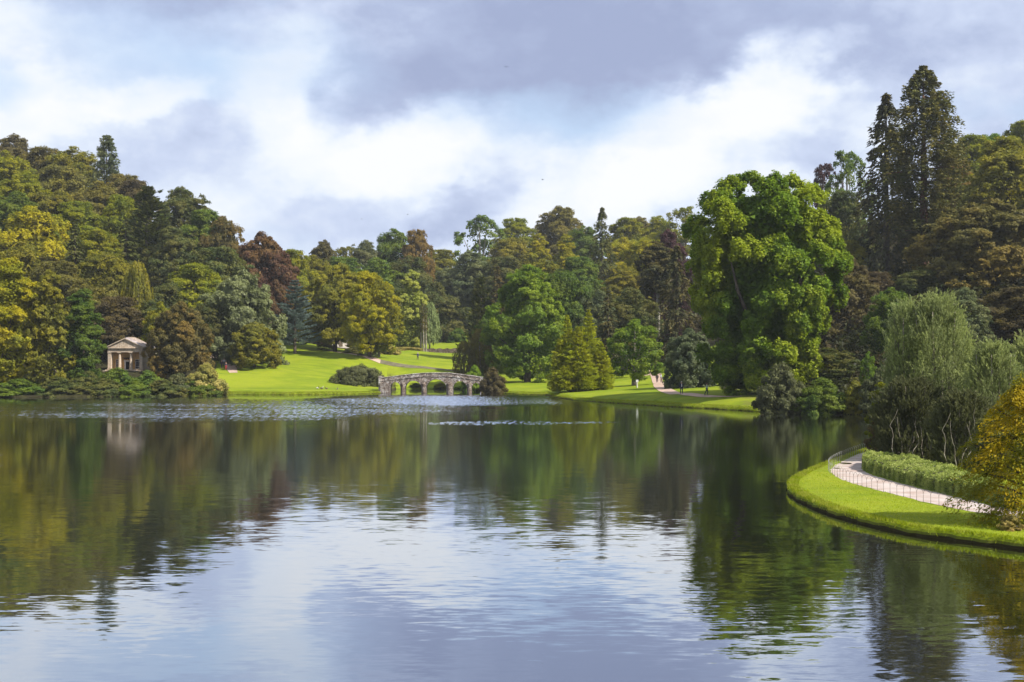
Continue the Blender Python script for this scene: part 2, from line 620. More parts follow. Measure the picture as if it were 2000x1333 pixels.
def conifer(seed, H=26., Wd=10., base=.08, nlev=34, per=7, droop=.35, rise=.1, leaf=.34, m=46, hang=.25,
            prof=None, spread=.20, irregular=.22, elong=1.6, tip=0., trunk=None):
    rng = np.random.default_rng(seed)
    Rr = Wd / 2
    prof = prof or (lambda t: (1 - t) ** .75)
    C, O, T, A = [], [], [], []
    mb = MB()
    tr = trunk or H * .014 + .1
    mb.tube([(0, 0, -1), (0, 0, 0), (0, 0, H * .5), (0, 0, H * .97)], [tr * 1.5, tr * 1.2, tr * .7, tr * .08], 8)
    for i in range(nlev):
        t = (i + rng.uniform(.1, .9)) / nlev
        z = H * (base + (1 - base) * t)
        for j in range(per):
            a = rng.uniform(0, 6.283)
            L = Rr * float(prof(t)) * (1 + rng.normal(0, irregular)) + .25
            L = max(L, .3)
            u = np.array([math.cos(a), math.sin(a), 0])
            sd = np.array([-u[1], u[0], 0])
            mm = max(int(m * (.35 + .65 * L / Rr)), 8)
            s = rng.uniform(.15, 1, mm) ** .7
            lat = rng.uniform(-1, 1, mm) * spread * L * (1.15 - s) + rng.normal(0, .08, mm)
            h = -rng.uniform(0, 1, mm) ** 1.5 * hang * (1 + .1 * L)
            zz = z + L * (rise * s - droop * s * s) + h + tip * L * np.clip(s - .6, 0, 1)
            p = u * (L * s)[:, None] + sd * lat[:, None]
            p[:, 2] = zz
            C.append(p)
            O.append(np.tile(u * .4 + np.array([0, 0, .5]), (mm, 1)))
            A.append(np.tile(u * .8 + np.array([0, 0, rise - droop * 1.2]), (mm, 1)))
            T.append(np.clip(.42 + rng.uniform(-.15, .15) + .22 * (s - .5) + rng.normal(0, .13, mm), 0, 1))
            if j == 0 and i % 2 == 0:
                mb.tube([(0, 0, z), tuple(u * L * .5 + np.array([0, 0, z + L * (rise * .5 - droop * .25)])), tuple(u * L * .9 + np.array([0, 0, z + L * (rise * .9 - droop * .8)]))],
                        [tr * .25, tr * .15, tr * .05], 4)
    C = np.concatenate(C)
    P = leaf_tris(C, np.concatenate(O), np.full(len(C), leaf), rng, rnd=.5, elong=elong, along=np.concatenate(A))
    P = fit(P, Wd, H)
    return P, np.concatenate(T), mb


def weeping(seed, H=14., Wd=8., ns=420, nl=26, leaf=.2, length=3.2, quads=False, base=.1, env=None):
    rng = np.random.default_rng(seed)
    env = env or (lambda t: env_round(t, .5, .5))
    Rr = Wd / 2
    t = rng.uniform(.12, 1, ns)
    a = rng.uniform(0, 6.283, ns)
    lob = 1 + .18 * np.sin(a * 3 + t * 7 + seed) + .12 * np.sin(a * 5 - t * 9)
    r = env(np.clip(t, .02, .97)) * Rr * lob * rng.uniform(.45, 1, ns) ** .5
    z = H * (base + (1 - base) * t)
    C, O, A, T = [], [], [], []
    for i in range(ns):
        u = np.array([math.cos(a[i]), math.sin(a[i]), 0])
        L = length * rng.uniform(.4, 1.2) * min(1, z[i] / H * 1.5)
        s = rng.uniform(0, 1, nl)
        arch = np.sin(np.clip(s * 2.2, 0, math.pi / 2)) * .35
        p = u * (r[i] + arch)[:, None] if np.ndim(arch) else None
        p = p + rng.normal(0, .10, (nl, 3))
        p[:, 2] = np.maximum(z[i] - L * s ** 1.1 + rng.normal(0, .08, nl), .05)
        C.append(p)
        O.append(np.tile(u, (nl, 1)))
        A.append(np.tile(u * .25 + np.array([0, 0, -1.]), (nl, 1)))
        T.append(np.clip(.5 + rng.uniform(-.18, .18) + rng.normal(0, .13, nl), 0, 1))
    C = np.concatenate(C)
    fn = leaf_quads if quads else leaf_tris
    P = fn(C, np.concatenate(O), np.full(len(C), leaf), rng, rnd=.6, elong=1.7, along=np.concatenate(A))
    P = fit(P, Wd, H)
    mb = MB()
    tr = H * .012 + .06
    mb.tube([(0, 0, -.5), (0, 0, H * .3), (.2, 0, H * .6), (.3, .1, H * .92)], [tr * 1.3, tr, tr * .6, tr * .15], 7)
    for k in range(7):
        aa = k * 2.4
        zz = H * (.3 + .07 * k)
        mb.tube([(0, 0, zz), (Rr * .35 * math.cos(aa), Rr * .35 * math.sin(aa), zz + H * .12), (Rr * .65 * math.cos(aa), Rr * .65 * math.sin(aa), zz + H * .14)],
                [tr * .45, tr * .25, tr * .1], 4)
    return P, np.concatenate(T), mb


def plumes(seed, H=10., Wd=6., ns=900, nl=34, leaf=.1, length=1.3, env=None, spread=.5, inner=.15):
    """upright feathery sprays, as on a willow"""
    rng = np.random.default_rng(seed)
    env = env or (lambda t: env_round(t, .4, .6))
    Rr = Wd / 2
    t = rng.uniform(0, 1, ns) ** .9
    a = rng.uniform(0, 6.283, ns)
    lob = 1 + .16 * np.sin(a * 3 + t * 9 + seed) + .12 * np.sin(a * 7 - t * 13) + .10 * np.sin(t * 31 + a)
    r = env(np.clip(t, .02, .98)) * Rr * lob * rng.uniform(.30, 1, ns) ** .45
    z = H * .92 * t
    C, O, A, T = [], [], [], []
    for i in range(ns):
        u = np.array([math.cos(a[i]), math.sin(a[i]), 0])
        L = length * rng.uniform(.5, 1.3)
        dr = nrm(np.array([0, 0, 1.]) + u * spread * rng.uniform(.2, 1.3) + rng.normal(0, .18, 3))
        s = rng.uniform(0, 1, nl)
        wd = .20 * length * (1.15 - s)
        p = u * r[i] + dr * (s * L)[:, None] + rng.normal(0, 1, (nl, 3)) * wd[:, None] * .55
        p[:, 2] += z[i] - .15 * L * s ** 2
        p[:, 2] = np.maximum(p[:, 2], .03)
        C.append(p)
        O.append(np.tile(u * .8 + np.array([0, 0, .4]), (nl, 1)))
        A.append(np.tile(dr, (nl, 1)))
        T.append(np.clip(.38 + rng.uniform(-.15, .15) + .3 * (s - .4) + rng.normal(0, .12, nl), 0, 1))
    C = np.concatenate(C)
    P = leaf_quads(C, np.concatenate(O), np.full(len(C), leaf), rng, rnd=.6, elong=1.6, along=np.concatenate(A), width=.30)
    P = fit(P, Wd, H)
    mb = MB()
    tr = H * .012 + .05
    for k in range(6):
        aa = k * 1.05
        mb.tube([(.2 * math.cos(aa), .2 * math.sin(aa), -.3), (Rr * .25 * math.cos(aa), Rr * .25 * math.sin(aa), H * .3), (Rr * .45 * math.cos(aa), Rr * .45 * math.sin(aa), H * .6), (Rr * .5 * math.cos(aa), Rr * .5 * math.sin(aa), H * .85)],
                [tr, tr * .7, tr * .4, tr * .1], 6)
    return P, np.concatenate(T), mb


class Proto:
    def __init__(self, name, data, H, Wd, bark, poly=3):
        P, T, mb = data
        self.H, self.W = H, Wd
        self.crown = tri_mesh(name + '_crown', P, T, LEAF['olive'], poly)
        self.trunk = mb.mesh(name + '_trunk', bark, True)


def e_tall(t):
    return env_round(t, .5, .6)


def e_cone(t):
    return np.clip(1 - np.asarray(t, float), 0, 1) ** .62 * np.clip(.72 + 1.6 * np.asarray(t, float), 0, 1)


def e_dome(t):
    return env_round(t, .18, .85)


def e_beech(t):
    return env_round(t, .28, .7)


P_ = {}
P_['b1'] = Proto('broad_a', broadleaf(1, nb=15, nc=34, nl=85, br=.36, cr=.105, leaf=.26), 20, 16, M_BARK)
P_['b2'] = Proto('broad_b', broadleaf(2, nb=20, nc=27, nl=80, br=.29, cr=.10, leaf=.26), 20, 16, M_BARK)
P_['b3'] = Proto('broad_c', broadleaf(3, nb=12, nc=44, nl=80, br=.42, cr=.095, leaf=.26), 20, 16, M_BARK)
P_['b4'] = Proto('broad_d', broadleaf(4, nb=24, nc=24, nl=70, br=.27, cr=.10, env=e_tall, leaf=.26), 20, 14, M_BARK)
P_['open'] = Proto('open_oak', broadleaf(5, nb=15, nc=10, nl=85, br=.30, cr=.13, inner=.02, leaf=.34), 20, 17, M_GREYBARK)
P_['fine'] = Proto('fine_beech', broadleaf(6, nb=34, nc=24, nl=75, br=.24, cr=.075, env=e_beech, leaf=.23), 20, 16, M_BARK)
P_['dense'] = Proto('dense_dome', broadleaf(7, H=14, Wd=16, nb=26, nc=20, nl=110, br=.26, cr=.085, env=e_beech, base=.05, leaf=.26), 14, 16, M_BARK)
P_['tall'] = Proto('tall_crown', broadleaf(8, H=26, Wd=10, nb=24, nc=26, nl=90, br=.42, cr=.135, env=e_tall, base=.0, leaf=.24), 26, 10, M_BARK)
P_['big'] = Proto('big_tree', broadleaf(9, H=24, Wd=18, nb=32, nc=30, nl=100, br=.26, cr=.08, env=e_beech, base=.05, leaf=.24), 24, 18, M_BARK)
P_['big2'] = Proto('spreading_tree', broadleaf(10, H=18, Wd=18, nb=28, nc=28, nl=95, br=.25, cr=.085, env=lambda t: env_round(t, .4, .6), base=.16, leaf=.23, flat=.6), 18, 18, M_BARK)
P_['small'] = Proto('small_round', broadleaf(12, H=8, Wd=10, nb=20, nc=18, nl=90, br=.28, cr=.11, env=e_beech, base=.08, leaf=.20, flat=.6), 8, 10, M_BARK)
P_['light'] = Proto('light_tree', broadleaf(13, H=13, Wd=11, nb=20, nc=13, nl=70, br=.27, cr=.12, env=lambda t: env_round(t, .4, .6), base=.14, leaf=.26, inner=.05), 13, 11, M_PALEBARK)
P_['shrub'] = Proto('shrub_a', broadleaf(14, H=4, Wd=8, nb=18, nc=16, nl=90, br=.32, cr=.12, env=e_dome, base=.0, leaf=.17, inner=.2), 4, 8, M_BARK)
P_['shrub2'] = Proto('shrub_b', broadleaf(15, H=5, Wd=7, nb=16, nc=14, nl=100, br=.36, cr=.15, env=e_dome, base=.0, leaf=.20, inner=.2), 5, 7, M_BARK)
P_['shrub3'] = Proto('shrub_c', broadleaf(16, H=3.3, Wd=10, nb=24, nc=20, nl=80, br=.25, cr=.09, env=e_dome, base=.0, leaf=.13, inner=.25), 3.3, 10, M_BARK)
P_['c1'] = Proto('fir', conifer(21), 26, 10, M_BARK)
P_['c2'] = Proto('cypress', conifer(22, H=26, Wd=9, droop=.1, rise=.55, hang=.4, nlev=40, per=8, prof=lambda t: (1 - t) ** .55, spread=.3), 26, 9, M_BARK)
P_['c3'] = Proto('spruce', conifer(23, H=26, Wd=12, droop=.45, rise=.15, hang=.9, nlev=30, per=7, irregular=.3), 26, 12, M_BARK)
P_['seq'] = Proto('sequoia', conifer(24, H=26, Wd=10, droop=.25, rise=.3, hang=.8, nlev=34, per=10, m=60, leaf=.36, spread=.34, irregular=.14,
                                     prof=lambda t: (1 - t) ** .42 * (.82 + .18 * min(1, t * 4)), elong=1.2), 26, 10, M_REDBARK)
P_['cedar'] = Proto('cedar', conifer(25, H=14, Wd=10, base=.10, droop=-.02, rise=.22, hang=.12, nlev=24, per=9, m=110, leaf=.20, spread=.34, irregular=.25,
                                     prof=lambda t: (1 - t) ** .7), 14, 10, M_BARK)
P_['weep'] = Proto('weeping_birch', weeping(26, H=16, Wd=7), 16, 7, M_PALEBARK)
P_['feather'] = Proto('feather_tree', broadleaf(27, H=20, Wd=10, nb=22, nc=26, nl=85, br=.34, cr=.10, env=e_beech, base=.0, leaf=.22), 20, 10, M_BARK)


# ------------------------------------------------------------------ terrain
def dw(py):
    return CAMH * F / (py - HOR)


SHORE = [(-2600, 790), (-900, 782), (-300, 779), (0, 777), (200, 776), (400, 772), (430, 771), (560, 771.5), (700, 770.5), (748, 768.5), (756, 766.5),
         (764, 763.2), (773, 760.5), (850, 760), (934, 760.5), (941, 767.5), (1000, 770.5), (1068, 773), (1080, 777), (1120, 783), (1250, 791), (1330, 796), (1480, 804.5),
         (1600, 809), (1700, 811), (1800, 812), (2000, 815), (2300, 826), (2900, 845), (4200, 860)]
SH_PX = np.array([s[0] for s in SHORE], float)
SH_D = np.array([dw(s[1]) for s in SHORE])


def shore_d(px):
    return np.interp(px, SH_PX, SH_D)


CTRL = [(755, 297, 1.3), (740, 300, 2.2), (768, 312, 2.2), (-800, 300, 10), (-800, 400, 45), (-800, 520, 60), (-300, 260, 2), (-300, 300, 12), (-300, 400, 48), (-300, 500, 60),
        (0, 262, 3), (0, 300, 10), (0, 350, 26), (0, 400, 42), (0, 470, 52), (200, 252, 2), (200, 262, 4.3), (200, 272, 4.8), (245, 247, .8), (245, 252, 3.2), (245, 262, 4.4), (245, 270, 4.6),
        (200, 300, 9), (200, 350, 24), (200, 420, 42), (350, 262, 4.0), (350, 300, 7), (350, 350, 15), (350, 400, 28), (350, 460, 34),
        (430, 266, 1.0), (437, 290, 4.0), (430, 320, 6), (450, 400, 20), (450, 470, 28), (497, 293, 5.0), (550, 285, 2.9), (560, 330, 7.9), (512, 365, 13),
        (620, 400, 15), (620, 480, 26), (655, 330, 7.6), (640, 285, 2.6), (750, 285, 1.6), (715, 320, 6.7), (740, 322, 6.4), (800, 290, .9), (880, 300, 1.0), (850, 312, 3.4), (880, 325, 4.8), (816, 337, 6.15),
        (740, 345, 6.9), (800, 366, 8.6), (870, 362, 7.4), (900, 340, 5.6), (760, 376, 7.6), (885, 380, 7.6), (860, 450, 10.7), (880, 400, 8.4), (800, 450, 11), (800, 520, 24), (800, 600, 34),
        (880, 520, 17), (880, 640, 28), (700, 400, 12), (700, 500, 26), (950, 290, 1.5), (960, 340, 5), (960, 400, 12), (950, 480, 24), (950, 600, 42), (1000, 275, 1.3), (1040, 285, 1.7), (1040, 330, 5), (1040, 400, 14),
        (1100, 500, 30), (1100, 600, 46), (1100, 250, 1.0), (1200, 240, 1.5), (1262, 310, 2.2), (1283, 270, 1.8), (1331, 203, 1.6), (1380, 200, 1.5), (1250, 222, 1.5), (1245, 250, 1.9), (1360, 225, 2.0), (1450, 190, 1.5),
        (1300, 340, 7), (1300, 400, 16), (1300, 480, 30), (1300, 580, 42), (1500, 230, 3), (1500, 300, 11), (1500, 400, 28), (1600, 400, 38), (1600, 500, 44), (1600, 200, 2.0), (1700, 190, 2), (1700, 250, 7),
        (1800, 300, 20), (1900, 250, 14), (1900, 400, 46), (2000, 300, 30), (2000, 200, 5), (2200, 200, 12), (2200, 300, 38), (2600, 200, 20), (2600, 300, 45), (3200, 300, 45),
        (-1500, 700, 62), (-300, 800, 60), (500, 900, 42), (1000, 900, 48), (1600, 900, 55), (2600, 800, 60), (-2500, 420, 50)]
for px_ in list(range(-2000, 3600, 120)):
    CTRL.append((px_, float(shore_d(px_)) + 2.5, .62))
_cp = np.array([[*W(a, b)] for a, b, c in CTRL]) / 100.
_cz = np.array([c[2] for c in CTRL])


def _ker(A, B):
    r = np.sqrt(((A[:, None, :] - B[None, :, :]) ** 2).sum(-1) + 1e-4)
    return r


_n = len(_cp)
_M = np.zeros((_n + 3, _n + 3))
_M[:_n, :_n] = _ker(_cp, _cp) - np.eye(_n) * .012
_M[:_n, _n] = 1
_M[:_n, _n + 1:] = _cp
_M[_n:, :_n] = _M[:_n, _n:].T
_w = np.linalg.solve(_M, np.concatenate([_cz, np.zeros(3)]))


def height(px, d):
    px = np.atleast_1d(np.asarray(px, float))
    d = np.atleast_1d(np.asarray(d, float))
    X = np.stack([(px - 1000) / F * d, d], -1) / 100.
    z = _ker(X, _cp) @ _w[:_n] + _w[_n] + X @ _w[_n + 1:]
    off = d - shore_d(px)
    s = np.clip(off / 6.0, 0, 1)
    s = s * s * (3 - 2 * s)
    z = .34 * (1 - s) + np.maximum(z, .34) * s
    return z


def hz(px, d):
    return float(height(px, d)[0])


def lawn_mask(px, d):
    """1 on mown grass, 0 on the woodland floor"""
    def sm(v, a, b):
        return np.clip((v - a) / (b - a), 0, 1)
    ja = 6 * np.sin(d * .21) + 5 * np.sin(px * .05 + d * .07)
    left = sm(px + ja, 405, 425) * (1 - sm(px, 900, 925)) * (1 - sm(d + ja, 352, 362))
    mead = sm(px + ja, 745, 765) * (1 - sm(px, 905, 925)) * (1 - sm(d + ja, 462, 474))
    right = sm(px + ja, 960, 985) * (1 - sm(px + ja, 1470, 1486)) * (1 - sm(d + ja, 318, 332))
    right *= 1 - sm(px, 1390, 1420) * sm(d, 205, 214)
    return np.clip(np.maximum(np.maximum(left, mead), right), 0, 1)


def grass_mat(name, with_mask):
    m, t, out = mat_new(name)
    pos = t.new('ShaderNodeNewGeometry').outputs['Position']
    big = t.noise(pos, .07, 4, .6)
    mid = t.noise(t.vmath('MULTIPLY', pos, (.35, 1.0, 1)), .55, 5, .65)
    fine = t.noise(pos, 9., 3, .7)
    g = t.ramp(mid, [(.30, (.115, .165, .007)), (.5, (.185, .242, .009)), (.70, (.265, .305, .014))])
    g = t.mix(t.maprange(big, .42, .62, 0, .8), g, (.255, .290, .016))
    g = t.mix(t.maprange(t.noise(t.vmath('MULTIPLY', pos, (.3, 1, 1)), .16, 4, .65), .50, .66, 0, .55), g, (.095, .160, .010))
    g = t.mix(t.maprange(t.noise(pos, .9, 5, .7), .54, .70, 0, .50), g, (.19, .19, .040))
    g = t.mix(t.maprange(fine, .35, .7, 0, .35), g, (.09, .145, .010))
    vertical = t.new('ShaderNodeSeparateXYZ')
    t.put(vertical.inputs[0], t.new('ShaderNodeNewGeometry').outputs['True Normal'])
    earth = t.mix(t.noise(pos, 3, 4, .7), (.030, .028, .010), (.075, .062, .024))
    col = t.mix(t.maprange(vertical.outputs[2], .25, .7), earth, g)
    if with_mask:
        a = t.new('ShaderNodeAttribute', attribute_name='lawn').outputs['Fac']
        floor = t.mix(t.maprange(t.noise(pos, .4, 5, .7), .35, .65), (.020, .017, .008), (.042, .040, .014))
        bare = t.new('ShaderNodeAttribute', attribute_name='bare').outputs['Fac']
        nb_ = t.noise(pos, .5, 4, .7)
        col = t.mix(t.maprange(t.math('MULTIPLY_ADD', nb_, .6, bare), .7, 1.1), col, (.13, .10, .045))
        col = t.mix(t.maprange(t.math('ADD', a, t.math('MULTIPLY', t.math('SUBTRACT', nb_, .5), .5)), .35, .65), floor, col)
    p = t.new('ShaderNodeBsdfPrincipled')
    t.put(p.inputs['Base Color'], col)
    p.inputs['Roughness'].default_value = .95
    p.inputs['Specular IOR Level'].default_value = .1
    b = t.new('ShaderNodeBump')
    b.inputs['Distance'].default_value = .10
    b.inputs['Strength'].default_value = .8
    t.put(b.inputs['Height'], t.noise(pos, 3.5, 5, .75))
    t.put(p.inputs['Normal'], b.outputs[0])
    t.put(out.inputs[0], p.outputs[0])
    return m


M_GROUND = grass_mat('grass_and_woodland_floor', True)
M_LAWN = grass_mat('mown_grass', False)

cols = np.concatenate([np.arange(-2600, -60, 60), np.arange(-60, 740, 5), np.arange(740, 960, 2.0), np.arange(960, 2060, 5), np.arange(2060, 4000, 60)]).astype(float)
offs = [-4, -1.5, -.3, 0, .10, .45, 1, 2, 3]
while offs[-1] < 640:
    offs.append(offs[-1] + max(1.0, (offs[-1]) * .028))
offs = np.array(offs)
PX, OF = np.meshgrid(cols, offs, indexing='ij')
wob = .30 * np.sin(PX * .11) + .14 * np.sin(PX * .37 + 1)
D = shore_d(PX) + OF + wob * np.clip(1 - OF / 6, 0, 1) * (np.abs(PX - 850) > 120)
ZT = height(PX.ravel(), (shore_d(PX) + np.maximum(OF, 0)).ravel()).reshape(PX.shape)
ZT[:, 0] = -2.0
ZT[:, 1] = -1.0
ZT[:, 2] = -.30
ZT[:, 3] = -.03
ZT[:, 4] = .13
ZT[:, 5] = .30
und = np.sin(PX * .9 * D / 250) * np.sin(D * .8) * .03 * np.clip((OF - 1) / 3, 0, 1)
XT = (PX - 1000) / F * D
V = np.stack([XT, D, ZT + und], -1).reshape(-1, 3)
nr, ncol = len(offs), len(cols)
ii = np.arange(ncol - 1)[:, None] * nr + np.arange(nr - 1)[None, :]
ii = ii.ravel()
FQ = np.stack([ii, ii + nr, ii + nr + 1, ii + 1], 1)
me = bpy.data.meshes.new('ground')
me.from_pydata(V.tolist(), [], FQ.tolist())
me.polygons.foreach_set('use_smooth', [True] * len(me.polygons))
at = me.attributes.new('lawn', 'FLOAT', 'POINT')
at.data.foreach_set('value', lawn_mask(PX, D).ravel().astype(np.float32))
at = me.attributes.new('bare', 'FLOAT', 'POINT')
bare_ = np.clip((PX - 1395) / 60, 0, 1) * np.clip(1 - (PX - 1490) / 10, 0, 1) * np.clip((D - 178) / 5, 0.2, 1) * .55
at.data.foreach_set('value', bare_.ravel().astype(np.float32))
me.materials.append(M_GROUND)
ground = link('ground', me)
ground['kind'] = 'structure'

# ------------------------------------------------------------------ water
m, t, out = mat_new('lake_water')
pos = t.new('ShaderNodeNewGeometry').outputs['Position']
fine_ = t.noise(t.vmath('MULTIPLY', pos, (.30, 1.0, 1)), 4.0, 4, .60, col=True)
coarse_ = t.noise(t.vmath('MULTIPLY', pos, (.7, 1.0, 1)), .55, 3, .55, col=True)
warp = t.vmath('MULTIPLY', t.vmath('SUBTRACT', t.noise(t.vmath('MULTIPLY', pos, (1, .55, 1)), .045, 5, .62, col=True), (.5, .5, .5)), (34, 34, 0))
pw = t.vmath('ADD', pos, warp)
gust = t.maprange(t.blob(pw, -8, 226, 32, 44, 0), .0, .6)                     # wind on the water before the bridge
gust2 = t.maprange(t.blob(pw, -40, 190, 46, 52, 0), .05, .55)
gust3 = t.maprange(t.blob(pw, 0, 146, 13, 4.5, 0), .05, .6)
brk = t.maprange(t.noise(t.vmath('MULTIPLY', pos, (2.2, .26, 1)), 1.1, 5, .8), .43, .62)
stk = t.maprange(t.noise(t.vmath('MULTIPLY', pos, (.03, .16, 1)), 1.0, 4, .6), .38, .60)
w1 = t.math('MULTIPLY', t.math('POWER', gust, 1.6), t.math('MULTIPLY_ADD', brk, .6, .4))
w2 = t.math('MULTIPLY', gust2, t.math('MULTIPLY', t.math('MULTIPLY_ADD', brk, 1.0, .0), t.math('MULTIPLY_ADD', stk, .5, .5)))
w3 = t.math('MULTIPLY', gust3, t.math('MULTIPLY_ADD', brk, .5, .05))
windy = t.math('MAXIMUM', w1, t.math('MAXIMUM', w2, w3))
sp = t.new('ShaderNodeSeparateXYZ')
t.put(sp.inputs[0], pos)
near = t.maprange(sp.outputs[1], 105, 55, .007, .062)
patchy = t.maprange(t.noise(pos, .035, 3, .5), .35, .65, .6, 1.35)
amp = t.math('MULTIPLY', near, patchy)
amp = t.math('ADD', amp, t.math('MULTIPLY', windy, .5))
fv = t.vmath('SUBTRACT', fine_, (.5, .5, .5))
cvv = t.vmath('SUBTRACT', coarse_, (.5, .5, .5))
sc1 = t.new('ShaderNodeVectorMath', operation='SCALE')
t.put(sc1.inputs[0], fv)
t.put(sc1.inputs['Scale'], amp)
sc2 = t.new('ShaderNodeVectorMath', operation='SCALE')
t.put(sc2.inputs[0], cvv)
t.put(sc2.inputs['Scale'], t.math('MULTIPLY', near, .35))
slope = t.vmath('MULTIPLY', t.vmath('ADD', sc1.outputs[0], sc2.outputs[0]), (1, 1, 0))
# at a grazing view only the wave faces turned to the eye are seen
inc = t.vmath('NORMALIZE', t.vmath('MULTIPLY', t.new('ShaderNodeNewGeometry').outputs['Incoming'], (1, 1, 0)))
sc3 = t.new('ShaderNodeVectorMath', operation='SCALE')
t.put(sc3.inputs[0], inc)
t.put(sc3.inputs['Scale'], t.math('MULTIPLY', windy, t.math('MULTIPLY_ADD', t.noise(pos, 1.4, 4, .7), .30, .01)))
slope = t.vmath('ADD', slope, sc3.outputs[0])
nv = t.vmath('NORMALIZE', t.vmath('ADD', slope, (0, 0, 1)))
gl = t.new('ShaderNodeBsdfGlossy')
t.put(gl.inputs['Roughness'], t.math('ADD', t.maprange(sp.outputs[1], 95, 45, .070, .022), t.math('MULTIPLY', windy, .08)))
gl.inputs['Color'].default_value = (.90, .94, 1.0, 1)
t.put(gl.inputs['Normal'], nv)
df = t.new('ShaderNodeBsdfDiffuse')
df.inputs['Color'].default_value = (.014, .013, .005, 1)
lw = t.new('ShaderNodeLayerWeight')
lw.inputs['Blend'].default_value = .5
fac = t.math('POWER', lw.outputs['Facing'], 1.75)
fac = t.math('MULTIPLY_ADD', fac, .90, .05, clamp=True)
mx = t.new('ShaderNodeMixShader')
t.put(mx.inputs[0], fac)
t.put(mx.inputs[1], df.outputs[0])
t.put(mx.inputs[2], gl.outputs[0])
t.put(out.inputs[0], mx.outputs[0])
M_WATER = m
lake = link('lake_water', new_mesh('lake_water', [(-900, -60, 0), (900, -60, 0), (900, 330, 0), (-900, 330, 0)], [(0, 1, 2, 3)], M_WATER))
lake['kind'] = 'structure'

# ------------------------------------------------------------------ near promontory on the right
def dz(py, z):
    return (CAMH - z) * F / (py - HOR)


def catmull(pts, step):
    pts = [np.array(p, float) for p in pts]
    res = []
    for i in range(len(pts) - 1):
        p0 = pts[max(i - 1, 0)]
        p1, p2 = pts[i], pts[i + 1]
        p3 = pts[min(i + 2, len(pts) - 1)]
        n = max(1, int(np.linalg.norm(p2 - p1) / step))
        for k in range(n):
            s = k / n
            res.append(.5 * ((2 * p1) + (-p0 + p2) * s + (2 * p0 - 5 * p1 + 4 * p2 - p3) * s * s + (-p0 + 3 * p1 - 3 * p2 + p3) * s ** 3))
    res.append(pts[-1])
    return np.array(res)


def px_pts(lst, z):
    return [W(a, dz(b, z)) for a, b in lst]


SPZ = .34
lip = px_pts([(2500, 1100), (2200, 1078), (2000, 1056), (1900, 1043), (1800, 1031), (1700, 1011), (1620, 990), (1570, 970), (1545, 956), (1538, 944), (1548, 931),
              (1575, 917), (1610, 903), (1650, 889), (1692, 875)], SPZ)
far_side = [W(1760, 117), W(1900, 122), W(2300, 124), W(3000, 122)]
near_side = [W(5200, 26), W(3400, 32)]
outl = catmull(near_side + lip + far_side, .35)
nn = len(outl)
rngS = np.random.default_rng(3)
tang = np.gradient(outl, axis=0)
nor = np.stack([tang[:, 1], -tang[:, 0]], 1)
nor /= np.linalg.norm(nor, axis=1, keepdims=True)
# make the normals point into the land (to the right)
if (W(1900, 64)[0] - outl[nn // 3, 0]) * nor[nn // 3, 0] + (64 - outl[nn // 3, 1]) * nor[nn // 3, 1] < 0:
    nor = -nor
k_ = np.arange(nn)
rag = .05 * np.sin(k_ * .7) + .04 * np.sin(k_ * 1.9 + 1) + rngS.normal(0, .015, nn)
rings = [(-.02, -.8), (.00, .01), (-.03, .10), (.02, .20), (.10, .28), (.35, SPZ - .008), (1.2, SPZ), (2.5, SPZ)]
sv, sf = [], []
for inset, z in rings:
    q = outl + nor * (inset + rag[:, None] * (1 if inset < 1 else 0))
    for a, b in q:
        sv.append((a, b, z + (rag[len(sv) % nn] * .3 if .05 < z < .3 else 0)))
for r in range(len(rings) - 1):
    for i in range(nn - 1):
        a = r * nn + i
        sf.append((a, a + 1, a + nn + 1, a + nn))
last = (len(rings) - 1) * nn
sf.append(tuple(range(last, last + nn)))
spit_me = new_mesh('promontory_lawn', sv, sf, M_LAWN)
bm = bmesh.new()
bm.from_mesh(spit_me)
bmesh.ops.triangulate(bm, faces=[f for f in bm.faces if len(f.verts) > 4])
bmesh.ops.recalc_face_normals(bm, faces=bm.faces)
bm.to_mesh(spit_me)
bm.free()
spit = link('promontory_lawn', spit_me)
spit['kind'] = 'structure'

M_GRAVEL = plain('pinkish_gravel', (.47, .41, .38), (.36, .27, .23), .8, .9, .012, 7)
p_out = catmull(px_pts([(1760, 868), (1715, 877), (1680, 886), (1650, 899), (1630, 910), (1622, 920), (1634, 932), (1660, 943), (1700, 954), (1766, 970.5), (1815, 983), (1873, 995),
                        (1929, 1004), (2010, 1016), (2150, 1035), (2400, 1060)], SPZ), .5)
p_in = catmull(px_pts([(1800, 884), (1740, 891), (1700, 899), (1686, 907), (1682, 914), (1688, 921), (1705, 929), (1750, 942), (1799, 955), (1848, 967), (1898, 978), (1934, 988),
                       (1990, 998), (2080, 1010), (2200, 1024), (2430, 1045)], SPZ), .5)


def resample(c, n):
    s = np.concatenate([[0], np.cumsum(np.linalg.norm(np.diff(c, axis=0), axis=1))])
    u = np.linspace(0, s[-1], n)
    return np.stack([np.interp(u, s, c[:, 0]), np.interp(u, s, c[:, 1])], 1)


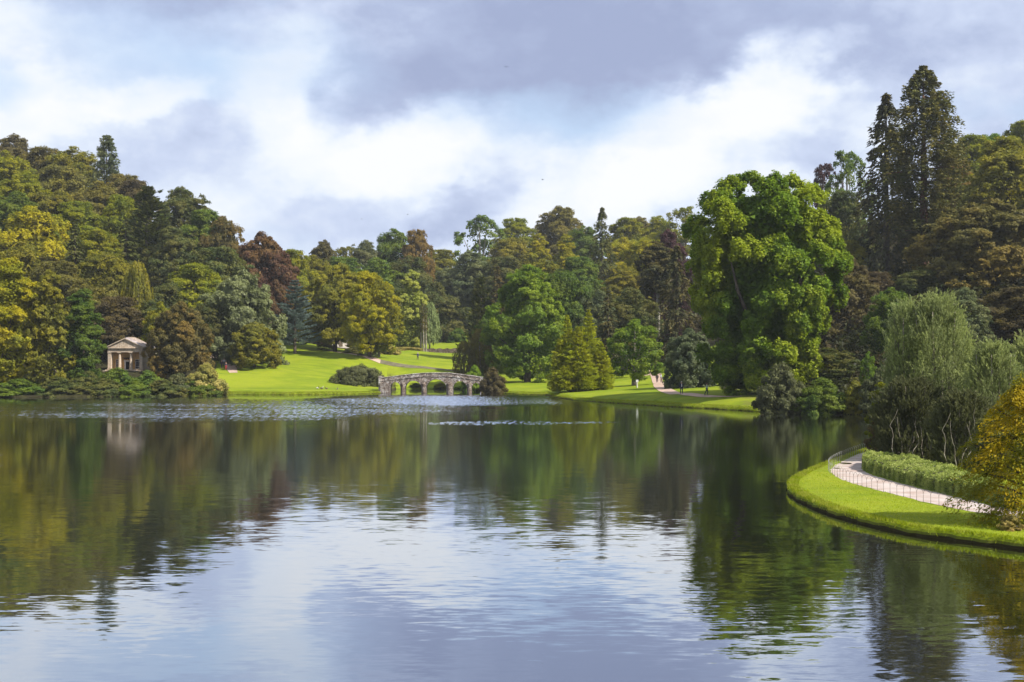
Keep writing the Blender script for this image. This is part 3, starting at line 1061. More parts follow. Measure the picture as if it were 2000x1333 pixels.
n_ = 140
A_, B_ = resample(p_out, n_), resample(p_in, n_)
pv, pf = [], []
for i in range(n_):
    for k in range(5):
        q = A_[i] + (B_[i] - A_[i]) * k / 4
        pv.append((q[0] + (rngS.normal(0, .04) if k in (0, 4) else 0), q[1], SPZ + .006))
for i in range(n_ - 1):
    for k in range(4):
        a = i * 5 + k
        pf.append((a, a + 1, a + 6, a + 5))
path = link('gravel_path', new_mesh('gravel_path', pv, pf, M_GRAVEL))
path['kind'] = 'structure'
M_PUD, t, out = mat_new('puddle')
gls = t.new('ShaderNodeBsdfPrincipled')
gls.inputs['Base Color'].default_value = (.05, .035, .025, 1)
gls.inputs['Roughness'].default_value = .08
t.put(out.inputs[0], gls.outputs[0])
for (pa, pb, wx, wy) in ((1651, 905.5, .38, .75), (1633, 915, .22, .35)):
    x, y = W(pa, dz(pb, SPZ))
    vs = [(x + wx * math.cos(a) * (1 + .15 * math.sin(3 * a)), y + wy * math.sin(a), SPZ + .011) for a in np.linspace(0, 6.283, 20)[:-1]]
    o = link('puddle', new_mesh('puddle', vs, [tuple(range(len(vs)))], M_PUD))
    o['kind'] = 'structure'


# ribbon paths on the far shore, draped over the ground
def ribbon(name, left, right, mat, n=60, lift=.05):
    L = resample(np.array(left, float), n)
    Rr = resample(np.array(right, float), n)
    v, f = [], []
    for i in range(n):
        for k in range(5):
            q = L[i] + (Rr[i] - L[i]) * k / 4
            x, y = W(q[0], q[1])
            v.append((x, y, hz(q[0], q[1]) + lift))
    for i in range(n - 1):
        for k in range(4):
            a = i * 5 + k
            f.append((a, a + 1, a + 6, a + 5))
    o = link(name, new_mesh(name, v, f, mat, True))
    o['kind'] = 'structure'
    return o


M_FARPATH = plain('far_path_gravel', (.50, .36, .28), (.38, .27, .21), .8, .95, 0, 5)
M_DARKPATH = plain('dark_path', (.16, .14, .09), (.10, .09, .05), .8, .95)  # darker brown surface colour for the path across the lawn
# x in photo columns, y in metres from the eye
ribbon('lakeside_path', [(1252, 318), (1268, 300), (1276, 262), (1276, 238), (1285, 220), (1310, 205.5), (1335, 201), (1370, 197), (1420, 194), (1450, 192)],
       [(1256, 325), (1290, 304), (1294, 270), (1300, 245), (1312, 222), (1330, 208), (1345, 204.5), (1375, 200), (1421, 195.2), (1450, 192.8)], M_FARPATH)
ribbon('shaded_path', [(410, 318), (428, 305), (441, 292), (448, 284)], [(418, 330), (446, 312), (462, 296), (464, 285)], M_FARPATH)
ribbon('bank_path', [(636, 345), (660, 336), (690, 327), (715, 319.5), (742, 318)], [(650, 348), (672, 338), (700, 330), (720, 323), (744, 321)], M_FARPATH)
ribbon('lawn_path', [(742, 318), (780, 318), (830, 318), (898, 314)], [(742, 321), (780, 321), (830, 320.6), (898, 316)], M_DARKPATH)

# ------------------------------------------------------------------ trees and shrubs
NTREE = [0]


def crown_copy(root, proto, mat, bark=None):
    c = link('crown', proto.crown, root)
    c.material_slots[0].link = 'OBJECT'
    c.material_slots[0].material = LEAF[mat]
    tr_ = link('trunk', proto.trunk, root)
    if bark:
        tr_.material_slots[0].link = 'OBJECT'
        tr_.material_slots[0].material = bark
    return c, tr_


def tree(name, label, cat, proto, mat, cx, top, w, d, group=None, bark=None, base=None, sink=0., wy=None, rot=None):
    p = P_[proto] if isinstance(proto, str) else proto
    if d > 310 and proto in ('b1', 'b2', 'b3', 'b4', 'open'):
        w = w * 1.22
    zb = hz(cx, d) - sink if base is None else base
    zt = Z(top, d)
    h = max(zt - zb, 1.0)
    wm = w * d / F
    if name in ('broadleaf_tree', 'conifer_tree') and d > 300 and h < wm * 1.25:
        zb = zt - wm * 1.25      # the slope behind falls away: keep a natural crown height
        h = zt - zb
    if name == 'shrub':
        zb -= .14 * h
        h = zt - zb
    x, y = W(cx, d)
    NTREE[0] += 1
    rz = (NTREE[0] * 2.399) % 6.283 if rot is None else rot
    root = thing(name, label, cat, (x, y, zb), rz, group)
    sx = w * d / F / p.W
    root.scale = (sx, sx if wy is None else sx * wy, h / p.H)
    crown_copy(root, p, mat, bark)
    return root


T = 'broadleaf_tree'
K_ = 'conifer_tree'
S = 'shrub'
ROWS = [
    # ---- left hillside, far to near
    (T, 'purplish brown tree crowning the left hill at the frame edge', 'b3', 'umber', 18, 260, 130, 470),
    (T, 'olive tree on the left skyline right of the purplish brown one', 'b2', 'olivebrown', 82, 286, 110, 455),
    (T, 'golden topped olive tree on the left skyline beside the sequoia', 'b1', 'olive', 142, 284, 125, 450),
    (T, 'brown green tree right below the skyline sequoia', 'b2', 'olivebrown', 238, 338, 90, 425),
    (K_, 'tall pointed sequoia standing alone above the left skyline', 'seq', 'bluegreen', 207, 263, 64, 430),
    (T, 'bright yellow green tree high at the left frame edge', 'b1', 'yellowgreen', 8, 292, 120, 430),
    (T, 'broad olive brown tree filling the middle of the left hill', 'b2', 'olivebrown', 118, 322, 150, 415),
    (T, 'wide russet olive tree below the sequoia on the left hill', 'b1', 'olivebrown', 190, 352, 150, 400),
    (T, 'yellow green tree under the skyline at the left edge', 'b3', 'yellowgreen', 42, 332, 115, 400),
    (T, 'olive tree between the yellow green and the russet trees', 'b4', 'olive', 100, 372, 100, 385),
    (T, 'round dark green tree low on the left edge slope', 'b3', 'leafgreen', 32, 372, 90, 375),
    (T, 'big domed golden olive tree on the left slope', 'b1', 'golden', 60, 400, 165, 362),
    (T, 'yellowish tree beside the big golden dome', 'b2', 'yellowgreen', 150, 392, 100, 380),
    (T, 'small yellow tree next to the light green cypress', 'b4', 'yellowgreen', 236, 378, 62, 392),
    (T, 'brownish tree above the light green cypress', 'b2', 'umber', 262, 350, 90, 410),
    (K_, 'light green towering cypress on the left slope', 'c2', 'lightconifer', 288, 362, 118, 372),
    (K_, 'dark spruce to the left of the light green cypress', 'c1', 'conifer', 245, 428, 92, 350),
    (K_, 'narrow dark conifer beside the golden dome tree', 'c1', 'conifer', 146, 432, 66, 338),
    (T, 'yellow olive tree with a rounded top right of the narrow conifer', 'b2', 'yellowgreen', 188, 447, 88, 345),
    (T, 'dull olive tree under the rounded yellow olive one', 'b4', 'olive', 205, 492, 90, 325),
    (T, 'olive tree behind the tall golden tree on the left shore', 'b1', 'olive', 40, 470, 130, 325),
    (T, 'dark olive tree between golden shore tree and narrow conifer', 'b2', 'olivebrown', 110, 508, 110, 312),
    (T, 'tall dark green oak at the end of the left skyline', 'b3', 'darkgreen', 358, 362, 118, 395),
    (T, 'dark green rounded tree stepping down from the tall oak', 'b2', 'leafgreen', 400, 408, 100, 390),
    (T, 'brown tinted tree at the foot of the left skyline', 'b1', 'hazel', 435, 420, 90, 385),
    (T, 'dark green tree below the tall oak', 'b3', 'darkgreen', 340, 440, 110, 350),
    (T, 'dark wood tree behind the grey green dome tree', 'b2', 'darkgreen', 425, 480, 120, 345),
    (T, 'thin grey brown tree above the temple', 'light', 'olivebrown', 215, 540, 90, 290),
    ('weeping_birch', 'weeping birch with pale limbs above the temple', 'weep', 'olive', 268, 508, 72, 288),
    (T, 'dark brown green tree directly behind the temple', 'b2', 'umber', 228, 578, 120, 282),
    (T, 'dark tree filling the slope right of the temple', 'b3', 'darkgreen', 300, 585, 90, 285),
    (T, 'yellow olive tree behind the grey green dome tree', 'b2', 'yellowgreen', 378, 513, 115, 325),
    (T, 'bright green small tree left of the brown hazel', 'light', 'yellowgreen', 312, 588, 70, 276),
    (T, 'deep green tree in the gap behind the brown hazel', 'b1', 'darkgreen', 330, 545, 90, 318),
    (T, 'low dark tree between hazel and grey green dome tree', 'b1', 'darkgreen', 400, 590, 80, 300),
    # ---- left shore
    (T, 'bright yellow green tree at the left frame edge hanging over the water', 'tall', 'yellow', 18, 500, 118, 246),
    (T, 'tall olive tree second from the left on the shore', 'feather', 'olive', 96, 526, 100, 247),
    (T, 'mid green tree on the shore left of the temple', 'tall', 'leafgreen', 158, 562, 86, 249),
    (T, 'dull green tree low behind the two tallest left shore trees', 'b3', 'olive', 60, 585, 120, 262),
    # ---- around the left lawn
    (T, 'brown domed hazel tree with a russet right side beside the temple', 'dense', 'hazel', 352, 588, 128, 261),
    (T, 'broad domed tree with silvery green leaves above the small round tree', 'dense', 'magnolia', 470, 525, 176, 305),
    (T, 'small round yellow green tree at the lawn edge by the path', 'small', 'olive', 497, 628, 98, 292),
    ('blue_cedar', 'blue grey cedar with level branches at the top of the lawn', 'cedar', 'bluecedar', 576, 546, 92, 327),
    (T, 'dark copper beech rising behind the blue cedar', 'dense', 'copper', 513, 450, 140, 368),
    (T, 'low copper coloured tree behind the blue cedar', 'dense', 'copper', 540, 545, 84, 350),
    (T, 'dark olive spreading tree, left one of the pair on the lawn', 'big2', 'olive', 654, 512, 148, 342),
    (T, 'golden olive spreading tree, right one of the pair on the lawn', 'big2', 'golden', 722, 526, 125, 322),
    ('young_tree', 'slender yellowish young tree at the right of the lawn pair', 'light', 'yellowgreen', 740, 628, 62, 326),
    # ---- centre background
    (T, 'yellow olive tree just right of the copper beech', 'b2', 'yellowgreen', 572, 486, 80, 405),
    (T, 'olive tree between copper beech and the lawn pair', 'b1', 'olive', 610, 497, 100, 420),
    (T, 'small domed brown olive tree on the middle skyline', 'b3', 'umber', 630, 467, 56, 480),
    (T, 'low grey green tree on the middle skyline', 'open', 'olive', 672, 480, 62, 500),
    (T, 'rounded grey green tree right of the low skyline tree', 'b3', 'bluegreen', 712, 468, 70, 505),
    (T, 'green crown on the middle skyline beside the orange brown one', 'b1', 'leafgreen', 768, 445, 88, 515),
    (T, 'orange brown crown on the middle skyline', 'b2', 'orangebrown', 815, 447, 60, 505),
    (T, 'dull green tree where the middle skyline dips', 'b2', 'olive', 858, 486, 78, 540),
    (T, 'dark tree under the orange brown crown', 'b1', 'darkgreen', 800, 498, 110, 450),
    (T, 'dark green tree behind the lawn pair', 'b3', 'leafgreen', 735, 502, 110, 445),
    (T, 'olive green tree above the left of the lawn pair', 'b2', 'leafgreen', 668, 500, 90, 430),
    (T, 'deep blue green tree beneath the skyline dip', 'b3', 'bluegreen', 880, 522, 110, 475),
    (T, 'shadowy green tree right behind the chestnut', 'b1', 'darkgreen', 860, 565, 110, 440),
    (T, 'shadowy tree left behind the chestnut', 'b2', 'darkgreen', 772, 560, 100, 430),
    ('chestnut_tree', 'pale yellow green chestnut beyond the meadow wall', 'feather', 'chestnut', 804, 526, 74, 382),
    ('willow_tree', 'pale silvery willow at the right of the chestnut', 'weep', 'palewillow', 839, 588, 44, 380),
    (T, 'small sunlit yellow green tree at the far end of the meadow', 'small', 'freshgreen', 873, 622, 40, 455),
    (T, 'small dark dome shrub tree at the far meadow end', 'small', 'leafgreen', 893, 640, 40, 420),
    # ---- ridge right of centre
    (T, 'open crowned pale green oak where the right ridge begins', 'open', 'leafgreen', 940, 420, 110, 560),
    (T, 'yellow green tree on the ridge right of the open oak', 'b2', 'yellowgreen', 1008, 425, 75, 575),
    (T, 'broad olive brown dome on the ridge', 'fine', 'olivebrown', 1095, 402, 135, 590),
    (T, 'dark green tree on the ridge slope below the olive brown dome', 'b1', 'leafgreen', 1140, 440, 80, 540),
    (T, 'yellowing tree below the ridge left of the brown dome', 'b4', 'olive', 1000, 462, 80, 520),
    (T, 'feathery yellow green tree on the ridge slope', 'feather', 'yellow', 1052, 455, 62, 490),
    (T, 'bright yellow pointed tree on the ridge slope', 'feather', 'yellow', 1105, 456, 60, 470),
    (K_, 'dark tall fir standing in front of the ridge', 'c3', 'conifer', 1176, 404, 84, 440),
    (T, 'yellow green crown on the ridge right of the tall fir', 'b2', 'yellowgreen', 1226, 424, 80, 570),
    (T, 'russet crown peeping over the ridge right of the tall fir', 'b3', 'olivebrown', 1252, 422, 60, 590),
    (T, 'golden crown on the ridge near the dark purple tree', 'b1', 'yellowgreen', 1288, 420, 80, 575),
    (T, 'pale open crown at the right end of the ridge', 'open', 'yellowgreen', 1336, 402, 80, 560),
    (T, 'yellow tree below the ridge right of the tall fir', 'b1', 'yellow', 1218, 462, 92, 480),
    (T, 'bright yellow tree left of the dark purple tree', 'b4', 'yellow', 1262, 464, 72, 430),
    (T, 'big blue green dome tree right of the skyline dip', 'b3', 'bluegreen', 925, 488, 112, 465),
    (T, 'dull green tree beside the big blue green dome', 'b2', 'darkgreen', 985, 500, 90, 450),
    (T, 'dim olive tree under the yellow slope trees', 'b1', 'olive', 1060, 505, 110, 420),
    (T, 'dim green tree left of the tall fir foot', 'b2', 'leafgreen', 1130, 500, 90, 410),
    (T, 'dull olive tree right of the tall fir foot', 'b3', 'olive', 1222, 520, 95, 400),
    # ---- middle distance, centre
    (K_, 'green pointed conifer left of the large green tree', 'c2', 'conifer', 940, 540, 72, 345),
    (K_, 'brownish dark conifer behind the large green tree', 'c1', 'umber', 972, 520, 70, 345),
    (T, 'large fresh green tree at the lake head beside the bridge', 'big', 'freshgreen', 1030, 516, 168, 288),
    (T, 'lighter green tree behind the large fresh green one', 'b4', 'leafgreen', 1098, 527, 90, 312),
    (T, 'grey green tree behind the golden conifer', 'b2', 'bluegreen', 1160, 565, 90, 310),
    (K_, 'dark small conifer above the golden conifer', 'c1', 'darkconifer', 1188, 560, 62, 300),
    (T, 'shadowed tree behind the pale green walnut', 'b3', 'darkgreen', 1230, 560, 110, 320),
    ('walnut_tree', 'pale green light crowned walnut left of the lakeside path', 'light', 'freshgreen', 1238, 622, 112, 248),
    (K_, 'dark purple tree above the bare trunked pine', 'b3', 'purple', 1310, 445, 78, 345),
    (K_, 'dark conifer wall behind the bare trunked pine', 'c3', 'darkconifer', 1322, 478, 108, 300),
    (K_, 'second dark conifer between walnut and bare trunked pine', 'c1', 'darkconifer', 1262, 520, 80, 335),
    ('willow_bush', 'yellow brown willow bush behind the right end of the bridge', 'weep', 'hazel', 905, 665, 42, 292),
    ('willow_bush', 'brown green willow bush left of the large green tree', 'weep', 'olivebrown', 938, 640, 56, 296),
    (T, 'dark green tree between conifer and bridge bushes', 'b2', 'leafgreen', 960, 610, 70, 310),
    (S, 'dark shrub overhanging the water at the right end of the bridge', 'shrub2', 'umber', 962, 716, 52, 256),
    (S, 'light green shrub tuft above the right bridge end', 'shrub2', 'freshgreen', 926, 712, 46, 276),
    # ---- behind the tulip tree
    (T, 'purple leaved tree on the skyline right of the tulip tree', 'open', 'purple', 1612, 316, 68, 385),
    (T, 'open grey green tree on the skyline left of the sequoia', 'open', 'leafgreen', 1655, 292, 95, 375),
    (T, 'dark green tree below the purple skyline tree', 'b2', 'darkgreen', 1650, 372, 110, 345),
    (T, 'dim olive tree below the drooping spruce', 'b2', 'olive', 1660, 468, 90, 300),
    (T, 'dark copper tree in the shade right of the tulip tree', 'fine', 'umber', 1648, 500, 150, 255),
    (T, 'dark brown copper tree deeper in the shade', 'b2', 'umber', 1712, 530, 110, 262),
    (K_, 'drooping dark spruce left of the tall sequoia', 'c3', 'darkconifer', 1732, 180, 175, 300),
    (T, 'yellow green tree on the right skyline behind the sequoia', 'b2', 'yellowgreen', 1902, 262, 105, 400),
    (T, 'green tree on the right skyline at its top', 'b4', 'freshgreen', 1938, 258, 70, 410),
    (T, 'orange brown tree right of the sequoia', 'b4', 'orangebrown', 1868, 310, 70, 350),
    (T, 'large dark olive tree high on the right frame edge', 'b3', 'olive', 1970, 262, 180, 320),
    (T, 'olive tree peeping at the top right frame edge', 'b2', 'yellowgreen', 1996, 234, 80, 400),
    (T, 'huge brown olive dome tree on the right slope', 'dense', 'hazel', 1930, 386, 270, 262),
    (T, 'dark tree between the sequoia foot and the brown dome', 'b1', 'darkgreen', 1800, 520, 130, 258),
    (T, 'blue green tree behind the grey green willow', 'b3', 'bluegreen', 1878, 560, 130, 205),
    (T, 'dark brown tree at the right frame edge under the dome', 'b2', 'umber', 1990, 560, 170, 210),
    (T, 'dim green tree left behind the grey green willow', 'b1', 'leafgreen', 1740, 560, 110, 222),
    (T, 'small sunlit green sapling in the shade near the shore', 'light', 'freshgreen', 1695, 686, 32, 188),
    # ---- right shore shrubs
    (S, 'large grey green rhododendron mound beside the lakeside path', 'dense', 'rhododendron', 1350, 640, 112, 226),
    (S, 'grey olive shrub on the water at the right end of the lawn', 'shrub2', 'greyshrub', 1524, 706, 98, 173),
    (S, 'dark green laurel shrub in the middle of the right shore', 'shrub2', 'leafgreen', 1604, 736, 104, 171),
    (S, 'olive brown shrub right of the laurel', 'shrub2', 'olive', 1672, 742, 66, 170),
    (S, 'tall greyish shrub half hidden by the willow', 'shrub2', 'greyshrub', 1722, 712, 90, 168),
    (T, 'dark low tree behind the shore laurel', 'b3', 'darkgreen', 1620, 678, 130, 195),
    # ---- left shore shrubs
    (S, 'dark low shrub filling the shore under the tall olive tree', 'shrub2', 'darkgreen', 118, 736, 110, 243.6),
    (S, 'green low shrub at the waterline at the left frame edge', 'shrub2', 'leafgreen', 36, 738, 130, 243.2),
    (S, 'green shrub at the waterline between temple and hazel', 'shrub2', 'leafgreen', 262, 738, 84, 245),
    (S, 'green laurel shrub right in front of the temple', 'shrub2', 'leafgreen', 228, 717, 92, 248),
    (S, 'dark shrub on the shore left of the temple', 'shrub2', 'darkgreen', 168, 722, 80, 247),
    (S, 'green shrub on the shore right of the temple', 'shrub2', 'leafgreen', 292, 722, 84, 248.5),
    (S, 'grey green shrub under the brown hazel', 'shrub2', 'bluegreen', 345, 728, 84, 249.5),
    (S, 'low dark green shrub at the water below the temple', 'shrub2', 'darkgreen', 205, 738, 92, 244.3),
    (S, 'low dark green shrub at the water below the hazel', 'shrub2', 'darkgreen', 318, 740, 96, 246),
    (S, 'yellow variegated shrub at the left end of the lawn', 'shrub2', 'variegated', 400, 707, 88, 252),
    (S, 'dark green shrub at the water under the yellow one', 'shrub2', 'leafgreen', 388, 740, 90, 250),
    (S, 'dark grey green yew mound beside the left bridge end', 'shrub3', 'greyshrub', 698, 708, 108, 281),
    # ---- behind the bridge
    (S, 'dark bush seen through the left bridge arch', 'shrub2', 'leafgreen', 770, 753, 16, 296),
    (S, 'dark bush seen through the second bridge arch', 'shrub2', 'darkgreen', 812, 748, 24, 299),
    (S, 'brown green bush seen through the widest bridge arch', 'shrub2', 'olive', 860, 747, 24, 299),
    (S, 'low bush seen through the right bridge arch', 'shrub', 'freshgreen', 898, 755, 22, 298),
    (S, 'dark bush under the right end of the bridge', 'shrub2', 'umber', 930, 742, 26, 290),
    # ---- planting under the lawn pair
    (S, 'dark rounded shrub behind the right trunk of the lawn pair', 'shrub2', 'darkgreen', 690, 676, 40, 336),
    (S, 'pale flowering shrub right of the lawn pair', 'shrub2', 'variegated', 760, 671, 44, 352),
    (S, 'pale green shrub beneath the golden olive tree', 'shrub2', 'magnolia', 726, 680, 30, 333),
    (S, 'small dark clipped ball shrub by the bank path', 'shrub2', 'darkgreen', 704, 688, 14, 326),
]
KIND = {T: 'tree', K_: 'conifer', S: 'shrub', 'weeping_birch': 'birch', 'blue_cedar': 'cedar', 'young_tree': 'tree', 'chestnut_tree': 'chestnut',
        'willow_tree': 'willow', 'walnut_tree': 'walnut', 'willow_bush': 'willow bush'}
for r in ROWS:
    nm, lab, pr, mt, cx, top, w, d = r
    g = None
    if nm == S:
        g = 'shrubs round the lake'
    elif nm == T:
        g = 'broadleaf trees of the wooded valley'
    elif nm == K_:
        g = 'conifers of the wooded valley'
    o = tree(nm, lab, KIND[nm], pr, mt, cx, top, w, d, group=g, sink=.9 if d < 253 and cx < 420 else 0.)
    if lab.startswith('dark purple tree'):
        o.name = 'broadleaf_tree'
        o['category'] = 'tree'
        o['group'] = 'broadleaf trees of the wooded valley'


def own_tree(name, label, cat, data, H, Wd, mat, cx, d, bark, poly=3, zb=None, rz=0., group=None):
    p = Proto(name, data, H, Wd, bark, poly)
    zb = hz(cx, d) if zb is None else zb
    x, y = W(cx, d)
    root = thing(name, label, cat, (x, y, zb), rz, group)
    crown_copy(root, p, mat)
    return root


# the great tulip tree
def e_tulip(t):
    return np.interp(t, [0, .06, .2, .35, .5, .7, .84, .94, 1], [.38, .58, .74, .84, .98, 1.0, .92, .68, .35])


d_ = 196
zb_ = hz(1492, d_)
Ht = Z(325, d_) - zb_
Wt = 300 * d_ / F
dat = broadleaf(47, H=Ht, Wd=Wt, nb=125, nc=22, nl=78, br=.150, cr=.054, leaf=.27, env=e_tulip, base=.02, inner=.30, rnd=.75, flat=1.5)
mbt = MB()
mbt.tube([(.6, 0, -1), (.6, -.3, 0), (.9, -1.5, Ht * .25), (1.8, -3.5, Ht * .42), (1.2, -2.5, Ht * .6), (0, 0, Ht * .85)], [1.2, .95, .8, .6, .4, .12], 10)
mbt.tube([(.8, -.8, Ht * .15), (-2.5, -4.5, Ht * .3), (-4.5, -5.5, Ht * .45), (-5.5, -5, Ht * .6)], [.45, .35, .22, .08], 7)
mbt.tube([(1.2, -2.5, Ht * .33), (3.8, -5.6, Ht * .46), (4.2, -6.2, Ht * .55)], [.4, .28, .1], 7)
for k in range(12):
    a = k * 2.4
    mbt.tube([(.9, -1.5, Ht * (.25 + .03 * k)), (4 * math.cos(a), 4 * math.sin(a), Ht * (.36 + .035 * k)), (7.5 * math.cos(a), 7.5 * math.sin(a), Ht * (.4 + .035 * k))], [.3, .2, .06], 6)
dat = (dat[0], dat[1], mbt)
own_tree('tulip_tree', 'giant bright green tulip tree towering over the right lawn', 'tree', dat, Ht, Wt, 'tulip', 1492, d_, M_BARK)

# tall sequoia on the right skyline: pointed, see-through top and bare red trunk below
d_ = 292
zb_ = Z(560, d_)
Hs = Z(126, d_) - zb_


def p_seq(t):  # crown outline of the tall sequoia
    return float(np.interp(t, [0, .18, .3, .5, .66, .85, .95, 1], [.50, .85, .95, 1.0, .82, .5, .26, .04]))


dat = conifer(42, H=Hs, Wd=160 * d_ / F, base=.20, nlev=50, per=10, m=95, leaf=.42, droop=.30, rise=.28, hang=1.0, spread=.26, irregular=.16, prof=p_seq, elong=1.1, tip=.1, trunk=.9)
own_tree('sequoia_tree', 'very tall sequoia with bare reddish trunk on the right skyline', 'conifer', dat, Hs, 10, 'redwood', 1805, d_, M_REDBARK, zb=zb_)

# pine with a long bare pale trunk
d_ = 330
zb_ = hz(1285, d_)
Hp = Z(470, d_) - zb_
dat = broadleaf(43, H=Hp, Wd=88 * d_ / F, nb=16, nc=16, nl=95, br=.34, cr=.13, leaf=.27, base=.56, inner=.1, flat=.6)
mbt = MB()
mbt.tube([(0, 0, -1), (0, 0, 0), (.05, 0, Hp * .5), (0, 0, Hp * .92)], [.62, .52, .44, .1], 10)
for k in range(34):       # growth rings
    z = Hp * (.02 + .0165 * k)
    r = .535 - .09 * z / (Hp * .5)
    mbt.tube([(0, 0, z), (0, 0, z + .09)], [r + .025, r + .025], 10)
for k in range(9):
    a = k * 2.4
    z = Hp * (.58 + .03 * k)
    mbt.tube([(0, 0, z), (2 * math.cos(a), 2 * math.sin(a), z + .3), (3.6 * math.cos(a), 3.6 * math.sin(a), z + 1)], [.14, .1, .04], 5)
own_tree('bare_trunked_pine', 'dark pine with a long bare pale ringed trunk left of the tulip tree', 'pine', (dat[0], dat[1], mbt), Hp, 8, 'darkconifer', 1285, d_, M_GREYBARK)

# golden conifer: a cluster of leaders
d_ = 240
x0_, y0_ = W(1132, d_)
zb_ = hz(1132, d_)
Ps, Ts = [], []
mbt = MB()
for (dx_, dy_, top_, w_, sd) in ((1108, 0, 618, 52, 1), (1150, .5, 607, 58, 2), (1128, -1.5, 640, 60, 3), (1092, -.5, 665, 44, 4), (1172, -1, 672, 46, 5), (1140, -3, 690, 60, 6), (1105, -2.5, 712, 62, 7), (1176, -2, 724, 44, 8), (1085, -2.6, 735, 26, 9)):
    hh = Z(top_, d_) - zb_ + .3
    Wd = w_ * d_ / F
    P, Tn, _m = conifer(50 + sd, H=hh, Wd=Wd, base=0., nlev=int(12 + hh * 2.2), per=9, m=34, leaf=.21, droop=.15, rise=.35, hang=.25, spread=.45, irregular=.28,
                        prof=lambda t: min(1, (1 - t) * 2.4) ** .8 * (.75 + .25 * math.sin(t * 3.1 + 1)), elong=1.5)
    P = P + np.array([(dx_ - 1132) / F * d_, dy_, 0])
    Ps.append(P)
    Ts.append(np.clip(Tn + .05, 0, 1))
    cx_ = (dx_ - 1132) / F * d_
    mbt.tube([(cx_ * .3, dy_ * .3, -.5), (cx_ * .7, dy_ * .7, hh * .3), (cx_, dy_, hh * .9)], [.22, .16, .03], 6)
own_tree('golden_conifer', 'golden yellow many peaked conifer on the shore right of the large green tree', 'conifer', (np.concatenate(Ps), np.concatenate(Ts), mbt), 14, 10, 'goldconifer', 1132, d_, M_BARK)

# three bare stemmed larches in front of the chestnut
for i, (cx, top, dd, rz, lab) in enumerate(((822, 598, 372, 0., 'left one of the three bare stemmed larches at the meadow wall'), (827, 592, 373, 2., 'middle one of the three bare stemmed larches at the meadow wall'),
                                           (832, 600, 371, 4., 'right one of the three bare stemmed larches at the meadow wall'))):
    if i == 0:
        LP = Proto('larch', conifer(61, H=12, Wd=1.5, base=.45, nlev=26, per=5, m=12, leaf=.16, droop=.3, spread=.2, prof=lambda t: .7 + .3 * math.sin(t * 9), trunk=.27), 12, 1.5, M_PALEBARK)
        P_['larch'] = LP
    o = tree('larch_tree', lab, 'larch', 'larch', 'hazel', cx, top, 9, dd, group='larches at the meadow wall')

# ---- promontory planting: the grey green willow and its neighbours
SPD = .33


def near_tree(name, label, cat, cx, top, w, d, mat, kw, quads=True, bark=M_PALEBARK, extra=None, weepy=False):
    H = Z(top, d) - SPD
    Wd = w * d / F
    if weepy == 'plume':
        P, Tn, mbx = plumes(kw.pop('seed'), H=H, Wd=Wd, **kw)
    elif weepy:
        P, Tn, mbx = weeping(kw.pop('seed'), H=H, Wd=Wd, quads=True, **kw)
    else:
        P, Tn, mbx = broadleaf(kw.pop('seed'), H=H, Wd=Wd, quads=quads, **kw)
    if extra:
        extra(mbx)
    return own_tree(name, label, cat, (P, Tn, mbx), H, Wd, mat, cx, d, bark, 4 if quads or weepy else 3, zb=SPD - .02)


def will_env(t):
    return np.interp(t, [0, .1, .3, .55, .75, .9, 1], [.9, 1, .95, .90, .68, .42, .12])


def twisted(mb):
    rr = random.Random(5)
    for k in range(9):
        x = -1.7 + .42 * k + rr.uniform(-.2, .2)
        y = -1.9 - rr.uniform(0, .5)
        z = rr.uniform(.1, .6)
        pts, rad = [], []
        n = rr.randint(7, 11)
        for j in range(n):
            pts.append((x, y, z))
            rad.append(.026 * (1 - j / n) + .005)
            x += rr.uniform(-.15, .17)
            y += rr.uniform(-.08, .12)
            z += rr.uniform(.15, .5)
        mb.tube(pts, rad, 5)


near_tree('willow_tree', 'tall grey green willow rising above the clipped hedge', 'willow', 1832, 560, 172, 93, 'willow',
          dict(seed=71, ns=2100, nl=34, leaf=.095, length=1.25, env=will_env, spread=.45), weepy='plume')
near_tree('willow_tree', 'shorter grey green willow on the left of the tall one', 'willow', 1770, 574, 92, 94, 'willow',
          dict(seed=72, ns=900, nl=34, leaf=.095, length=1.2, env=lambda t: env_round(t, .5, .7), spread=.4), weepy='plume')
near_tree('willow_tree', 'grey green willow between the tall willow and the golden maple', 'willow', 1944, 655, 150, 88, 'willow',
          dict(seed=73, ns=1300, nl=34, leaf=.095, length=1.1, env=will_env, spread=.6), weepy='plume')
near_tree('willow_tree', 'far grey olive willow behind the golden maple at the right edge', 'willow', 2020, 640, 150, 98, 'willow',
          dict(seed=74, ns=800, nl=30, leaf=.12, length=1.4, env=will_env, spread=.6), weepy='plume')
near_tree('willow_bush', 'dark olive bush with twisted bare stems at the foot of the tall willow', 'bush', 1778, 728, 150, 90, 'greyshrub',
          dict(seed=75, ns=1900, nl=32, leaf=.10, length=.75, env=lambda t: env_round(t, .45, .9), spread=1.0), weepy='plume', extra=twisted)
near_tree('willow_bush', 'olive bush with twisted bare stems right behind the hedge middle', 'bush', 1880, 752, 130, 84.5, 'greyshrub',
          dict(seed=76, ns=1600, nl=32, leaf=.095, length=.7, env=lambda t: env_round(t, .45, .9), spread=1.0), weepy='plume', extra=twisted)
near_tree('small_tree', 'small yellow green bush leaning over the water left of the willow', 'bush', 1722, 745, 64, 97, 'yellowgreen',
          dict(seed=77, nb=14, nc=12, nl=70, br=.34, cr=.15, leaf=.11, env=e_tall, base=.06, inner=.05))
near_tree('shrub', 'dark shrub where the promontory lawn ends behind the hedge', 'shrub', 1726, 800, 76, 92, 'umber',
          dict(seed=78, nb=12, nc=12, nl=80, br=.36, cr=.15, leaf=.10, env=e_dome, base=.0, inner=.2))
